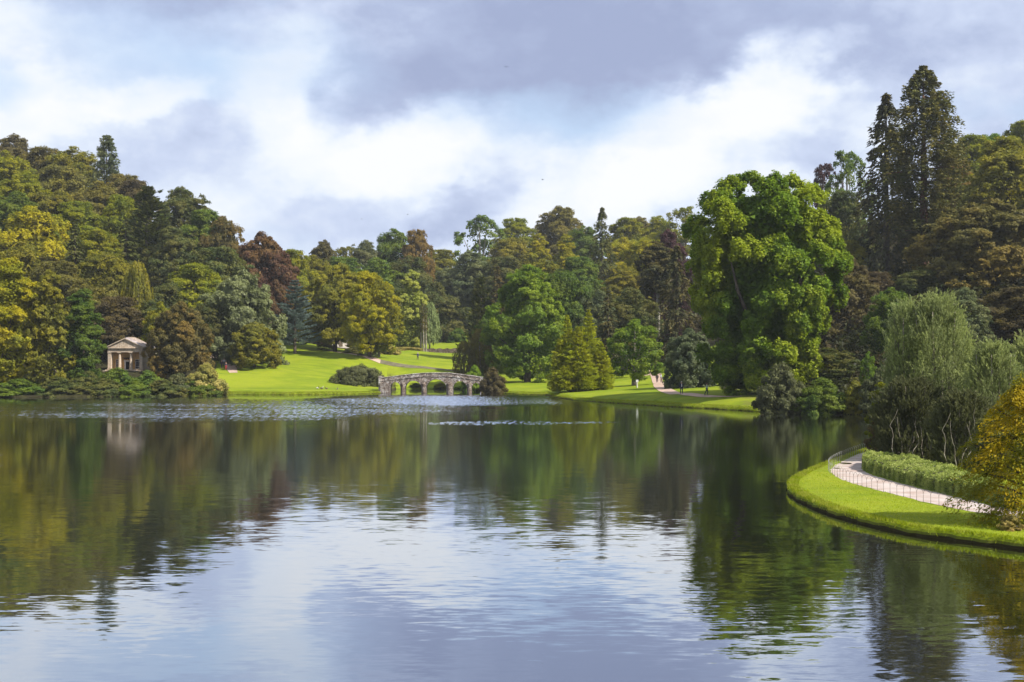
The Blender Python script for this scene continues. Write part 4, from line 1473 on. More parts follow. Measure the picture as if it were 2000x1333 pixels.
near_tree('shrub', 'dark shrub behind the right end of the hedge', 'shrub', 1948, 800, 120, 78, 'darkgreen',
          dict(seed=79, nb=16, nc=12, nl=80, br=.34, cr=.14, leaf=.10, env=e_dome, base=.0, inner=.2))


# golden Japanese maple at the right edge: drooping layered sprays
def maple(seed, H, Wd):
    rng = np.random.default_rng(seed)
    Rr = Wd / 2
    C, O, Tn, A = [], [], [], []
    mb = MB()
    mb.tube([(0, 0, -.3), (0, 0, .2), (.2, .1, H * .3), (0, 0, H * .6)], [.22, .17, .13, .05], 8)
    npl = 215
    for i in range(npl):
        t = ((i + .5) / npl) ** .9
        a = i * 2.399 + rng.uniform(-.3, .3)
        r = Rr * float(np.interp(t, [0, .15, .45, .7, .88, 1], [.80, 1.0, .92, .70, .42, .12])) * rng.uniform(.50, 1.16)
        z = H * (.04 + .93 * t) + rng.uniform(-.1, .1)
        pr = Rr * rng.uniform(.13, .30)
        u = np.array([math.cos(a), math.sin(a), 0])
        sd = np.array([-u[1], u[0], 0])
        m = int(5200 * (pr / Rr) ** 2)
        q = rng.uniform(-1, 1, (m, 2))
        q = q[(q ** 2).sum(1) < 1]
        k = len(q)
        rr = np.sqrt((q ** 2).sum(1))
        p = u * r + u * (q[:, :1] * pr) + sd * (q[:, 1:] * pr * 1.25)
        zz = z - (q[:, 0] * .55 + .2) * pr - rr ** 2 * pr * .35 + rng.normal(0, .035, k) + .12 * pr * np.sin(q[:, 0] * 9 + i) * np.cos(q[:, 1] * 8)
        p = np.concatenate([p[:, :2], zz[:, None]], 1)
        C.append(p)
        O.append(np.tile(u * .45 + np.array([0, 0, .8]), (k, 1)))
        A.append(np.tile(u * .8 + np.array([0, 0, -.5]), (k, 1)))
        Tn.append(np.clip(.45 + rng.uniform(-.2, .2) + rng.normal(0, .12, k), 0, 1))
        if i % 7 == 0:
            mb.tube([(0, 0, min(z * .7, H * .55)), tuple(u * r * .5 + np.array([0, 0, z * .9])), tuple(u * r * .95 + np.array([0, 0, z]))], [.06, .04, .012], 5)
    C = np.concatenate(C)
    P = leaf_quads(C, np.concatenate(O), np.full(len(C), .075), rng, rnd=.35, elong=1.3, along=np.concatenate(A), width=.42)
    return fit(P, Wd, H), np.concatenate(Tn), mb


d_ = 56.5
Hm = Z(722, d_) - SPD
own_tree('japanese_maple', 'golden orange maple with drooping sprays at the right frame edge', 'maple', maple(81, Hm, 285 * d_ / F), Hm, 5, 'acer', 2018, d_, M_BARK, 4, zb=SPD - .02)
near_tree('shrub', 'light green leafy shrub under the golden maple', 'shrub', 1972, 1002, 46, 54.3, 'variegated',
          dict(seed=83, nb=10, nc=10, nl=50, br=.36, cr=.16, leaf=.06, env=e_dome, base=.0, inner=.1))

# clipped hedge beside the promontory path
hf = catmull([W(1683, 84.2), W(1692, 81.6), W(1750, 75.4), W(1799, 71.8), W(1848, 68.6), W(1898, 66.1), W(1936, 64.0), W(1992, 61.3)], .1)
hb = catmull([W(1696, 88.2), W(1712, 87.6), W(1745, 86.6), W(1790, 83.8), W(1822, 80.0), W(1872, 75.6), W(1912, 70.4), W(1990, 63.0)], .1)
NU = 260
hf, hb = resample(hf, NU), resample(hb, NU)
rng = np.random.default_rng(9)


def hedge_pt(u, v):
    """u along, v from front foot over the top to the back foot (0..1)"""
    i = u * (NU - 1)
    i0 = np.clip(i.astype(int), 0, NU - 2)
    fr = (i - i0)[:, None]
    a = hf[i0] * (1 - fr) + hf[i0 + 1] * fr
    b = hb[i0] * (1 - fr) + hb[i0 + 1] * fr
    h = .74 + .04 * np.sin(u * 40) + .04 * np.sin(u * 93 + 1) + .04 * np.sin(v * 11 + u * 23)
    wv = np.interp(v, [0, .2, .27, .9, .96, 1], [0, .02, .10, .92, .98, 1.0])
    zv = np.interp(v, [0, .2, .27, .9, .96, 1], [0, .86, 1.0, 1.0, .8, 0])
    p = a * (1 - wv[:, None]) + b * wv[:, None]
    return np.concatenate([p, (SPD + h * zv)[:, None]], 1), v


m = 52000
u = rng.uniform(0, 1, m)
v = np.where(rng.uniform(0, 1, m) < .36, rng.uniform(0, .27, m), rng.uniform(.25, 1, m))
c, _v = hedge_pt(u, v)
front = (v < .22)[:, None]
nrmv = np.where(front, np.array([-.35, -.9, .25]), np.array([0, -.05, 1.]))
lump = .05 * np.sin(c[:, 0] * 5.1 + c[:, 1] * 3.3) + .05 * np.sin(c[:, 0] * 9.7 - c[:, 1] * 7.1)
c = c + nrmv * (rng.normal(0, .035, m) + lump)[:, None]
P = leaf_quads(c, nrmv, np.full(m, .062), rng, upb=.1, rnd=.55, elong=1.1, width=.36)
tone = np.clip(.48 + rng.normal(0, .2, m) + lump * 2, 0, 1)
hedge = thing('clipped_hedge', 'low clipped laurel hedge running beside the promontory path', 'hedge', (0, 0, 0))
link('foliage', tri_mesh('hedge_leaves', P, tone, LEAF['hedgetop'], 4), hedge)
gu, gv = np.meshgrid(np.linspace(0, 1, 120), np.linspace(0, 1, 22), indexing='ij')
cc, _ = hedge_pt(gu.ravel(), gv.ravel())
cc[:, 2] -= .07
ctr = cc.reshape(120, 22, 3).mean(1, keepdims=True)
cc = (cc.reshape(120, 22, 3) * .975 + ctr * .025).reshape(-1, 3)
M_HEDGECORE = plain('twigs', (.035, .03, .015), (.015, .014, .008), 8, .9)  # near-black colour of the added core, darkens the gaps between hedge leaves
link('branches', new_mesh('hedge_core', cc.tolist(), [(i * 22 + j, i * 22 + j + 1, (i + 1) * 22 + j + 1, (i + 1) * 22 + j) for i in range(119) for j in range(21)], M_HEDGECORE), hedge)  # one opaque inner shell added behind the leaves, no separate twigs modelled

# ---- undergrowth and the wood's inner mass on the slopes: nobody could count it
rng = np.random.default_rng(17)
C, O, Tn, S_ = [], [], [], []
cnt = 0
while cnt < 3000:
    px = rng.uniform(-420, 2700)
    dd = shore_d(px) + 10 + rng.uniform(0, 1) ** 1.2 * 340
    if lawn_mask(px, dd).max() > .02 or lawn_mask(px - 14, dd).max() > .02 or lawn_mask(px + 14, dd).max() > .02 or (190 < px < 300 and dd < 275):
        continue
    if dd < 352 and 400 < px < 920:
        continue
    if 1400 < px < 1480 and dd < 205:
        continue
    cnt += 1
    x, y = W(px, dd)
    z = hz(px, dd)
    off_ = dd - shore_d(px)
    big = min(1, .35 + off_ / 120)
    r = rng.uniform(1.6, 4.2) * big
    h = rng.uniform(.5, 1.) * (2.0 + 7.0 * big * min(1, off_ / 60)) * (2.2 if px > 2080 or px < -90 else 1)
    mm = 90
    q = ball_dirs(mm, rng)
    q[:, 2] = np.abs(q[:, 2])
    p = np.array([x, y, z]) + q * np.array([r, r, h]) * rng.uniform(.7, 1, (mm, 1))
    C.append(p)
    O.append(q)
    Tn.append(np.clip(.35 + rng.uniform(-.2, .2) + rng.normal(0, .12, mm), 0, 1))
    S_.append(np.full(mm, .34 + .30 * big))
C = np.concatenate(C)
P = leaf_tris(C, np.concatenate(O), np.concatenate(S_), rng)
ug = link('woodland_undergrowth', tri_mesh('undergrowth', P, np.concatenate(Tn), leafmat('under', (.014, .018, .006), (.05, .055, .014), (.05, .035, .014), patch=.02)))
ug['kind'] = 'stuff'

# ------------------------------------------------------------------ the five arched stone bridge
def stone_mat(name, base, dark, light, scale=2.2, lich=.5):
    m, t, out = mat_new(name)
    pos = t.new('ShaderNodeTexCoord').outputs['Object']
    vo = t.new('ShaderNodeTexVoronoi', feature='F1')
    t.put(vo.inputs['Vector'], t.vmath('MULTIPLY', pos, (1, 1, 1.7)))
    vo.inputs['Scale'].default_value = scale
    sepc = t.new('ShaderNodeSeparateColor')
    t.put(sepc.inputs[0], vo.outputs['Color'])
    col = t.mix(sepc.outputs[0], dark, base)
    ve = t.new('ShaderNodeTexVoronoi', feature='DISTANCE_TO_EDGE')
    t.put(ve.inputs['Vector'], t.vmath('MULTIPLY', pos, (1, 1, 1.7)))
    ve.inputs['Scale'].default_value = scale
    col = t.mix(t.maprange(t.noise(pos, .8, 5, .7), .50, .62, 0, lich), col, light)
    col = t.mix(t.maprange(t.noise(pos, 2.6, 5, .75), .54, .66, 0, lich * 1.1), col, light)
    col = t.mix(t.maprange(t.noise(pos, 1.7, 5, .75), .56, .68, 0, .7), col, tuple(x * .45 for x in dark))
    col = t.mix(t.maprange(ve.outputs[0], .0, .07, .75, 0), col, (.03, .025, .02))
    p = t.new('ShaderNodeBsdfPrincipled')
    t.put(p.inputs['Base Color'], col)
    p.inputs['Roughness'].default_value = .9
    p.inputs['Specular IOR Level'].default_value = .2
    b = t.new('ShaderNodeBump')
    b.inputs['Distance'].default_value = .08
    t.put(b.inputs['Height'], t.math('ADD', t.maprange(ve.outputs[0], 0, .12), t.math('MULTIPLY', t.noise(pos, 9, 4, .7), .4)))
    t.put(p.inputs['Normal'], b.outputs[0])
    t.put(out.inputs[0], p.outputs[0])
    return m


M_STONE = stone_mat('bridge_stone', (.34, .275, .235), (.12, .09, .075), (.62, .59, .57), 2.6, .8)
M_STONE2 = stone_mat('bridge_capping_stone', (.44, .39, .35), (.26, .215, .19), (.68, .66, .64), 1.4, .7)
M_STONE3 = stone_mat('bridge_pier_stone', (.27, .205, .165), (.13, .095, .075), (.46, .43, .40), 2.0, .4)
BD = 266.0
bx0, _ = W(743, BD)
bridge = thing('stone_bridge', 'lichened stone footbridge with rounded arches at the head of the lake', 'bridge', (0, BD, 0))


def bxp(px):
    return (px - 1000) / F * BD


def bzp(py):
    return Z(py, BD)


topx = np.array([bxp(p) for p in (741, 747, 786, 824, 851, 879.5, 912, 945, 965)])
topz = np.array([bzp(p) for p in (738, 737.2, 732.6, 728.4, 728.1, 728.2, 732.4, 737.0, 740)])
ARCH = [(763.5, 783.5, 746.6), (792.5, 824, 743.8), (833.5, 872.5, 741.2), (885.5, 912.5, 744.8), (922, 938, 748)]
SPRING = .95


def soffit(x):
    for a, b, tp in ARCH:
        xa, xb = bxp(a), bxp(b)
        if xa < x < xb:
            u_ = (x - (xa + xb) / 2) / ((xb - xa) / 2)
            return SPRING + (bzp(tp) - SPRING) * math.sqrt(max(0, 1 - u_ * u_)) if True else 0
    return -1.2


DEP = 1.45
xs = sorted(set(list(np.round(np.arange(bxp(741), bxp(962), .11), 4)) + [round(bxp(a) + e, 4) for A in ARCH for a in A[:2] for e in (-.001, .001)]))
v, f = [], []
PAR = .62
for x in xs:
    zt = float(np.interp(x, topx, topz)) - .02
    zb = soffit(x)
    if zb < 0 and x < bxp(762):
        zb = -.6
    for y in (-DEP, DEP):
        v += [(x, y, zb), (x, y, (zb + zt - PAR) / 2), (x, y, zt - PAR)]
for i in range(len(xs) - 1):
    a, b = i * 6, (i + 1) * 6
    f += [(a, b, b + 1, a + 1), (a + 1, b + 1, b + 2, a + 2), (a + 4, b + 4, b + 3, a + 3), (a + 5, b + 5, b + 4, a + 4),
          (a + 3, b + 3, b, a), (a + 2, b + 2, b + 5, a + 5)]
link('spandrel_wall', new_mesh('spandrel_wall', v, f, M_STONE), bridge)
# parapets and capping
for side in (-1, 1):
    mb = MB()
    mc = MB()
    for i in range(len(xs) - 1):
        pass
    n2 = 60
    xx = np.linspace(bxp(745), bxp(962), n2)
    for i in range(n2 - 1):
        xa, xb = xx[i], xx[i + 1]
        za, zb = np.interp([xa, xb], topx, topz)
        y0, y1 = (side * DEP - .02 * side, side * (DEP - .34))
        y0, y1 = min(y0, y1), max(y0, y1)
        b = len(mb.v)
        mb.v += [(xa, y0, za - PAR), (xb, y0, zb - PAR), (xb, y0, zb - .10), (xa, y0, za - .10), (xa, y1, za - PAR), (xb, y1, zb - PAR), (xb, y1, zb - .10), (xa, y1, za - .10)]
        mb.f += [(b, b + 1, b + 2, b + 3), (b + 5, b + 4, b + 7, b + 6), (b + 3, b + 2, b + 6, b + 7), (b, b + 4, b + 5, b + 1), (b, b + 3, b + 7, b + 4), (b + 1, b + 5, b + 6, b + 2)]
    mb.weld().build('parapet', M_STONE, bridge)
    ys0, ys1 = sorted((side * (DEP + .06), side * (DEP - .40)))
    q = 0
    xq = xx[0]
    while xq < xx[-1] - .3:
        ln = .55 + .12 * math.sin(q * 3.1)
        za, zb = np.interp([xq, xq + ln], topx, topz)
        c = MB()
        c.v += [(xq + .012, ys0, za - .10), (xq + ln - .012, ys0, zb - .10), (xq + ln - .012, ys1, zb - .10), (xq + .012, ys1, za - .10)]
        h_ = .10 + .015 * math.sin(q * 5.7)
        c.v += [(xq + .02, ys0 + .02, za - .10 + h_), (xq + ln - .02, ys0 + .02, zb - .10 + h_), (xq + ln - .02, ys1 - .02, zb - .10 + h_), (xq + .02, ys1 - .02, za - .10 + h_)]
        c.f += [(0, 3, 2, 1), (4, 5, 6, 7), (0, 1, 5, 4), (1, 2, 6, 5), (2, 3, 7, 6), (3, 0, 4, 7)]
        c.build('coping_stone', M_STONE2, bridge)
        xq += ln
        q += 1
# string course below the parapet, front only
mb = MB()
for i in range(len(xx) - 1):
    xa, xb = xx[i], xx[i + 1]
    za, zb = np.interp([xa, xb], topx, topz) - PAR - .02
    b = len(mb.v)
    mb.v += [(xa, -DEP - .09, za - .08), (xb, -DEP - .09, zb - .08), (xb, -DEP - .09, zb + .06), (xa, -DEP - .09, za + .06), (xa, -DEP + .02, za - .08), (xb, -DEP + .02, zb - .08), (xb, -DEP + .02, zb + .06), (xa, -DEP + .02, za + .06)]
    mb.f += [(b, b + 1, b + 2, b + 3), (b + 3, b + 2, b + 6, b + 7), (b + 4, b + 5, b + 1, b)]
mb.build('string_course', M_STONE2, bridge)
# voussoirs
for ai, (a, b, tp) in enumerate(ARCH):
    xa, xb = bxp(a), bxp(b)
    cx_, rx_ = (xa + xb) / 2, (xb - xa) / 2
    rz_ = bzp(tp) - SPRING
    nv_ = int(9 + rx_ * 6)
    ring = link('arch_ring', None, bridge)
    for k in range(nv_):
        t0, t1 = math.pi * (k + .04) / nv_, math.pi * (k + .96) / nv_
        th = .22 + .035 * math.sin(k * 4.3 + ai)
        pr = -DEP - .045 - .02 * math.sin(k * 2.7 + ai)
        P0 = [(cx_ - (rx_ + e) * math.cos(tt), SPRING + (rz_ + e) * math.sin(tt)) for tt, e in ((t0, 0), (t1, 0), (t1, th), (t0, th))]
        MB().prism(P0, pr, -DEP + .05).build('voussoir', M_STONE2 if k % 3 else M_STONE3, ring)
# piers with rounded cutwaters
for (pa, pb) in ((784.5, 791.5), (825, 832.5), (873.5, 884), (913.5, 921)):
    xa, xb = bxp(pa) - .04, bxp(pb) + .04
    w2_ = (xb - xa) / 2
    mb = MB()
    n5 = 9
    for side in (-1,):
        rings_ = []
        for (z, e) in ((-1.2, .06), (.1, .04), (1.45, .0), (1.62, .06), (1.75, .02), (2.0, -.15)):
            base_ = len(mb.v)
            for k in range(n5):
                th = math.pi * k / (n5 - 1)
                mb.v.append(((xa + xb) / 2 - (w2_ + e) * math.cos(th), side * (DEP - .02 + (.62 + e) * math.sin(th)), z))
            rings_.append(base_)
        for r_i in range(len(rings_) - 1):
            for k in range(n5 - 1):
                p_, q_ = rings_[r_i] + k, rings_[r_i + 1] + k
                mb.f.append((p_, p_ + 1, q_ + 1, q_))
        mb.f.append(tuple(rings_[-1] + k for k in range(n5)))
    mb.build('pier', M_STONE3, bridge)
MB().box(bxp(741), -DEP - .25, -.4, bxp(747.2), -DEP + .45, bzp(736.2)).box(bxp(740.4), -DEP - .32, bzp(736.2) + .003, bxp(747.8), -DEP + .52, bzp(734.8)).build('end_pier', M_STONE2, bridge)
# abutment at the left, sloping into the bank
MB().prism([(bxp(744), -1), (bxp(762), -1), (bxp(762), 1.2), (bxp(757), 1.9), (bxp(744), 2.0)], -DEP - .5, -DEP + .1).build('abutment', M_STONE, bridge)

# ------------------------------------------------------------------ the temple
def masonry(name, c1, c2, lich):
    m, t, out = mat_new(name)
    pos = t.new('ShaderNodeTexCoord').outputs['Object']
    col = t.mix(t.maprange(t.noise(pos, .9, 5, .65), .35, .65), c1, c2)
    col = t.mix(t.maprange(t.noise(pos, 2.3, 5, .75), .52, .68, 0, .8), col, lich)
    col = t.mix(t.maprange(t.noise(t.vmath('MULTIPLY', pos, (2, 2, .35)), 1.6, 5, .7), .55, .70, 0, .7), col, tuple(x * .3 for x in c2))
    br = t.new('ShaderNodeTexBrick')
    cmb = t.new('ShaderNodeCombineXYZ')
    s_ = t.new('ShaderNodeSeparateXYZ')
    t.put(s_.inputs[0], pos)
    t.put(cmb.inputs[0], t.math('ADD', s_.outputs[0], s_.outputs[1]))
    t.put(cmb.inputs[1], s_.outputs[2])
    t.put(br.inputs['Vector'], cmb.outputs[0])
    br.inputs['Scale'].default_value = 1.0
    br.inputs['Mortar Size'].default_value = .012
    br.inputs['Brick Width'].default_value = .7
    br.inputs['Row Height'].default_value = .34
    br.inputs['Color1'].default_value = (1, 1, 1, 1)
    br.inputs['Color2'].default_value = (.82, .82, .82, 1)
    br.inputs['Mortar'].default_value = (.45, .42, .4, 1)
    col = t.mix(.8, col, br.outputs[0], 'MULTIPLY')
    p = t.new('ShaderNodeBsdfPrincipled')
    t.put(p.inputs['Base Color'], col)
    p.inputs['Roughness'].default_value = .9
    t.put(out.inputs[0], p.outputs[0])
    return m


M_TEMPLE = masonry('temple_limestone', (.62, .50, .38), (.44, .34, .24), (.66, .61, .56))
M_OCHRE = masonry('temple_ochre_wall', (.66, .40, .15), (.56, .32, .12), (.62, .44, .22))
M_SLATE = plain('temple_roof_lead', (.42, .38, .44), (.22, .19, .20), 1.4, .6, .02)
M_WHITE = plain('white_painted_wood', (.74, .72, .70), (.60, .58, .56), 3, .5)
M_PANE = plain('dark_window_glass', (.012, .010, .018), (.02, .015, .03), 2, .12, 0, 2, .5)
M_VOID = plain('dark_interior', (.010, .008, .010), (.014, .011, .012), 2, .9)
M_WOODB = plain('weathered_wood', (.20, .15, .10), (.10, .075, .05), 4, .85)
TD = 262.0
tx, ty = W(244.5, TD)
tb = hz(245, TD) - .05
TS = 7.0 / 72
temple = thing('garden_temple', 'small stone temple with columned porch and pediment above the left shore shrubs', 'temple', (tx, ty, tb), R_(-4))
zf = Z(722, TD) - tb
zEnt = Z(688.5, TD) - tb
zCor = Z(679.5, TD) - tb
zPk = Z(661.5, TD) - tb
hw = 3.25
MB().box(-hw - .3, -.6, -2.0, hw + .3, 6.6, zf - .02).box(-hw - .6, -1.1, -2.0, hw + .2, -.6, zf - .2).build('plinth', M_TEMPLE, temple)
# side and back walls, porch back wall built round its openings
zdo = zf + 1.6
mbw = MB()
mbw.box(-hw, 1.5, zf, -hw + .35, 6.5, zEnt)
mbw.box(hw - .35, .0, zf, hw, 6.5, zEnt)
mbw.box(-hw + .35, 6.15, zf, hw - .35, 6.5, zEnt)
mbw.build('side_wall', M_TEMPLE, temple)
mbo = MB()
wz0, wz1 = zf + .12, zf + 1.85
for (xa, xb, za, zb) in ((-hw + .35, -2.28, zf, zEnt), (-2.28, -1.32, zf, wz0), (-2.28, -1.32, wz1, zEnt), (-1.32, -.62, zf, zEnt), (-.62, .62, zf + 1.45, zEnt), (.62, 1.38, zf, zEnt),
                         (1.38, 2.34, zf, wz0), (1.38, 2.34, wz1, zEnt), (2.34, hw - .35, zf, zEnt)):
    mbo.box(xa + .0005, 1.5, za, xb - .0005, 1.8, zb)
mbo.build('porch_wall', M_OCHRE, temple)
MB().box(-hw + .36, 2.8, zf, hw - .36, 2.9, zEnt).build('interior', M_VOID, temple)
for xc in (-1.80, 1.86):
    wf = MB()
    wf.box(-.48, -.03, 0, -.43, .05, wz1 - wz0).box(.43, -.03, 0, .48, .05, wz1 - wz0).box(-.43, -.03, 0, .43, .05, .05).box(-.43, -.03, wz1 - wz0 - .05, .43, .05, wz1 - wz0)
    wob_ = wf.build('window', M_WHITE, temple, loc=(xc, 1.52, wz0))
    mu = MB()
    for xk in (-.15, .15):
        mu.box(xk - .017, -.025, .05, xk + .017, .03, wz1 - wz0 - .05)
    for zk in range(1, 4):
        zz = (wz1 - wz0) * zk / 4
        mu.box(-.43, -.022, zz - .017, .43, .027, zz + .017)
    mu.build('glazing_bars', M_WHITE, wob_)
    for ix in range(3):
        for iz in range(4):
            xa = (-.43, -.133, .167)[ix]
            xb = (-.167, .133, .43)[ix]
            MB().box(xa, .0, (wz1 - wz0) * iz / 4 + .018, xb, .012, (wz1 - wz0) * (iz + 1) / 4 - .018).build('pane', M_PANE, wob_)
MB().box(-.62, 1.38, zf, -.42, 1.52, zf + 1.45).box(.42, 1.38, zf, .62, 1.52, zf + 1.45).box(-.72, 1.34, zf + 1.45, .72, 1.52, zf + 1.68).build('door_surround', M_WHITE, temple)
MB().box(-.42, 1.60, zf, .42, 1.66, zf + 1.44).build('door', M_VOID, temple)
mbs = MB()
mbs.box(-.95, 1.2, zf + 2.05, .95, 1.49, zf + 2.16)
for k in range(9):
    mbs.ball((-.6 + .15 * k, 1.33, zf + 2.0 + .09 * math.sin(k * 2.1)), (.10, .09, .13), 6, 5)
mbs.build('carved_relief', plain('dark_carved_stone', (.10, .055, .045), (.05, .03, .025), 5, .9), temple)
for xc in (-1.12, 1.02):
    c = MB()
    zc = zEnt - zf
    c.tube([(0, 0, 0), (0, 0, .14)], [.36, .36], 16)
    c.tube([(0, 0, .14), (0, 0, .22)], [.33, .30], 16)
    c.tube([(0, 0, .22), (0, 0, zc * .5), (0, 0, zc - .26)], [.285, .275, .235], 16)
    c.tube([(0, 0, zc - .26), (0, 0, zc - .12)], [.25, .34], 16)
    c.box(-.37, -.37, zc - .12, .37, .37, zc - .003)
    c.build('column', M_TEMPLE, temple, loc=(xc, .25, zf))
for xc in (-hw + .28, hw - .28):
    c = MB()
    c.box(-.30, -.30, 0, .30, .30, zEnt - zf - .16).box(-.36, -.36, zEnt - zf - .16, .36, .36, zEnt - zf - .003).box(-.36, -.36, -.01, .36, .36, .18)
    c.build('corner_pier', M_TEMPLE, temple, loc=(xc, .28, zf))
MB().box(-hw - .02, -.10, zEnt, hw + .02, .62, zCor - .14).box(-hw - .02, .62, zEnt, -hw + .4, 6.5, zCor - .14).box(hw - .4, .62, zEnt, hw + .02, 6.5, zCor - .14).box(-hw - .25, -.34, zCor - .138, hw + .25, 6.7, zCor).build('entablature', M_TEMPLE, temple)
MB().prism([(-hw - .1, zCor + .003), (hw + .1, zCor + .003), (0, zPk - .18)], -.12, .12).build('pediment', M_TEMPLE, temple)
rk = MB()
for s_ in (-1, 1):
    rk.prism([(s_ * (hw + .34), zCor + .004), (s_ * (hw + .34), zCor + .15), (0, zPk + .10), (0, zPk - .10)] if s_ > 0 else
             [(0, zPk - .10), (0, zPk + .10), (-(hw + .34), zCor + .15), (-(hw + .34), zCor + .004)], -.36, .10)
rk.build('raking_cornice', M_TEMPLE, temple)
roof = MB()
b = 0
zr = Z(659, TD + 3) - tb
roof.v += [(-hw - .3, -.20, zCor + .16), (hw + .3, -.20, zCor + .16), (hw + .3, 6.7, zCor + .10), (-hw - .3, 6.7, zCor + .10), (0, -.20, zPk + .12), (0, 3.2, zr), (0, 5.2, zr - .1)]
roof.f += [(1, 2, 6, 5), (1, 5, 4), (0, 5, 6, 3), (0, 4, 5), (2, 3, 6)]
ro = roof.build('roof', M_SLATE, temple)
rid = MB()
for k in range(9):
    u_ = k / 8
    rid.tube([(hw + .3, .3 + 5.8 * u_, zCor + .19), (0, .5 + 4.5 * u_, min(zPk + .15 + (zr - zPk) * min(1, u_ * 1.6), zr) + .03)], .035, 5)
rid.build('roof_roll', M_TEMPLE, ro)

# ------------------------------------------------------------------ hooped iron edging along the path
M_IRON = plain('grey_iron', (.22, .19, .17), (.12, .10, .09), 6, .6)
M_IRONL = plain('pale_iron', (.38, .37, .36), (.22, .21, .20), 6, .6)  # paler tone of the same iron, for the far stretch of hoops
fen = thing('hooped_edging', 'low hooped iron edging along the outer rim of the promontory path', 'fence', (0, 0, 0))
fl = catmull(px_pts([(1716, 875), (1684, 884), (1652, 896.5), (1629, 907.5), (1618, 917), (1622, 925.5), (1650, 939), (1700, 955.5), (1766, 971.5), (1815, 984), (1873, 996),
                     (1929, 1005.5), (1990, 1014)], SPZ), .05)
L_ = np.concatenate([[0], np.cumsum(np.linalg.norm(np.diff(fl, axis=0), axis=1))])
npst = int(L_[-1] / .78)
ps = [(float(np.interp(L_[-1] * i / npst, L_, fl[:, 0])), float(np.interp(L_[-1] * i / npst, L_, fl[:, 1]))) for i in range(npst + 1)]
for i in range(npst):
    (xa, ya), (xb, yb) = ps[i], ps[i + 1]
    hh = .62
    pts = [(xa, ya, SPZ - .1), (xa, ya, SPZ + hh * .58)]
    for k in range(1, 8):
        th = math.pi * k / 8
        u_ = .5 - .5 * math.cos(th)
        pts.append((xa + (xb - xa) * u_, ya + (yb - ya) * u_, SPZ + hh * .58 + hh * .42 * math.sin(th)))
    pts += [(xb, yb, SPZ + hh * .58), (xb + .012, yb, SPZ - .1)]
    MB().tube(pts, .0078, 5).build('hoop', M_IRONL if ya > 80 else M_IRON, fen)

# ------------------------------------------------------------------ meadow wall, cottage, gate, bench, post
M_WALL = stone_mat('rubble_wall', (.20, .15, .12), (.09, .065, .05), (.34, .30, .26), 1.8, .3)
mw = MB()
pw_ = [(p, 377 if p > 800 else 374) for p in range(752, 908, 3)]
for i in range(len(pw_) - 1):
    (pa, da), (pb, db) = pw_[i], pw_[i + 1]
    xa, xb = W(pa, da)[0], W(pb, db)[0]
    za, zb = hz(pa, da), hz(pb, db)
    ha = 1.25 + .12 * math.sin(i * 1.3)
    b = len(mw.v)
    mw.v += [(xa, da - .25, za - .6), (xb, db - .25, zb - .6), (xb, db - .25, zb + ha), (xa, da - .25, za + ha), (xa, da + .25, za - .6), (xb, db + .25, zb - .6), (xb, db + .25, zb + ha), (xa, da + .25, za + ha)]
    mw.f += [(b, b + 1, b + 2, b + 3), (b + 3, b + 2, b + 6, b + 7), (b + 5, b + 4, b + 7, b + 6), (b, b + 3, b + 7, b + 4), (b + 1, b + 5, b + 6, b + 2)]
wl = mw.build('meadow_wall', M_WALL)
tag(wl, 'long low rubble stone wall behind the mounded meadow', 'wall')
tree('flowering_hedge', 'low pale flowering hedge along the meadow wall below the chestnut', 'hedge', 'shrub3', 'variegated', 790, 677, 74, 368)

cd_ = 362.
cxx, cyy = W(655, cd_)
cz = hz(655, cd_)
cot = thing('cottage', 'white walled cottage half hidden behind the lawn pair of trees', 'cottage', (cxx, cyy, cz), R_(8))
M_RENDER = plain('cream_render', (.72, .66, .58), (.60, .52, .45), 1.0, .9)
M_TILE = plain('red_tiles', (.30, .12, .07), (.20, .08, .05), 2.0, .8)
M_PINK = plain('red_brick_wall', (.42, .20, .14), (.32, .15, .10), 2.0, .9)
MB().box(-3.6, -2, -.5, 3.6, 3, 2.7).build('wall', M_RENDER, cot)
MB().box(-3.62, -2.02, -.5, -1.4, -2.001, 1.1).build('brick_panel', M_PINK, cot)
MB().prism([(-3.9, 2.6), (3.9, 2.6), (2.6, 4.6), (-2.6, 4.6)], -2.3, 3.3).build('roof', M_TILE, cot)
for xc in (-2.4, .2, 2.5):
    w_o = MB().box(-.4, -.04, 0, -.34, .02, 1.0).box(.34, -.04, 0, .4, .02, 1.0).box(-.34, -.04, .94, .34, .02, 1.0).box(-.34, -.04, 0, .34, .02, .06).box(-.02, -.04, .06, .02, .02, .94).build('window', M_WHITE, cot, loc=(xc, -2.05, 1.2))
    MB().box(-.34, -.01, .06, .34, .005, .94).build('pane', M_PANE, w_o)
dr = MB().box(-.45, -.05, 0, .45, .01, 2.0).build('door', M_WOODB, cot, loc=(1.35, -2.03, 0))

# pale post and bench by the lakeside path
x, y = W(1244.3, 236)
pst = thing('wooden_post', 'short pale notice post on the grass in front of the walnut', 'post', (x, y, hz(1244.3, 236)))
MB().tube([(0, 0, -.2), (0, 0, 1.15), (0, 0, 1.2)], [.13, .12, .08], 8).build('post', plain('pale_post', (.55, .52, .46), (.4, .38, .32), 4, .9), pst)
MB().box(-.2, -.16, .95, .2, -.125, 1.35).build('notice_board', M_WHITE, pst)
x, y = W(1297.5, 262)
bn = thing('park_bench', 'small dark wooden bench at the lakeside path edge', 'bench', (x, y, hz(1297.5, 262) + .02), R_(-60))
for k in range(4):
    MB().box(-.85, -.25 + .13 * k, .43, .85, -.14 + .13 * k, .46).build('seat_slat', M_WOODB, bn)
for k in range(3):
    MB().box(-.85, .28, .55 + .14 * k, .85, .31, .65 + .14 * k).build('back_slat', M_WOODB, bn)
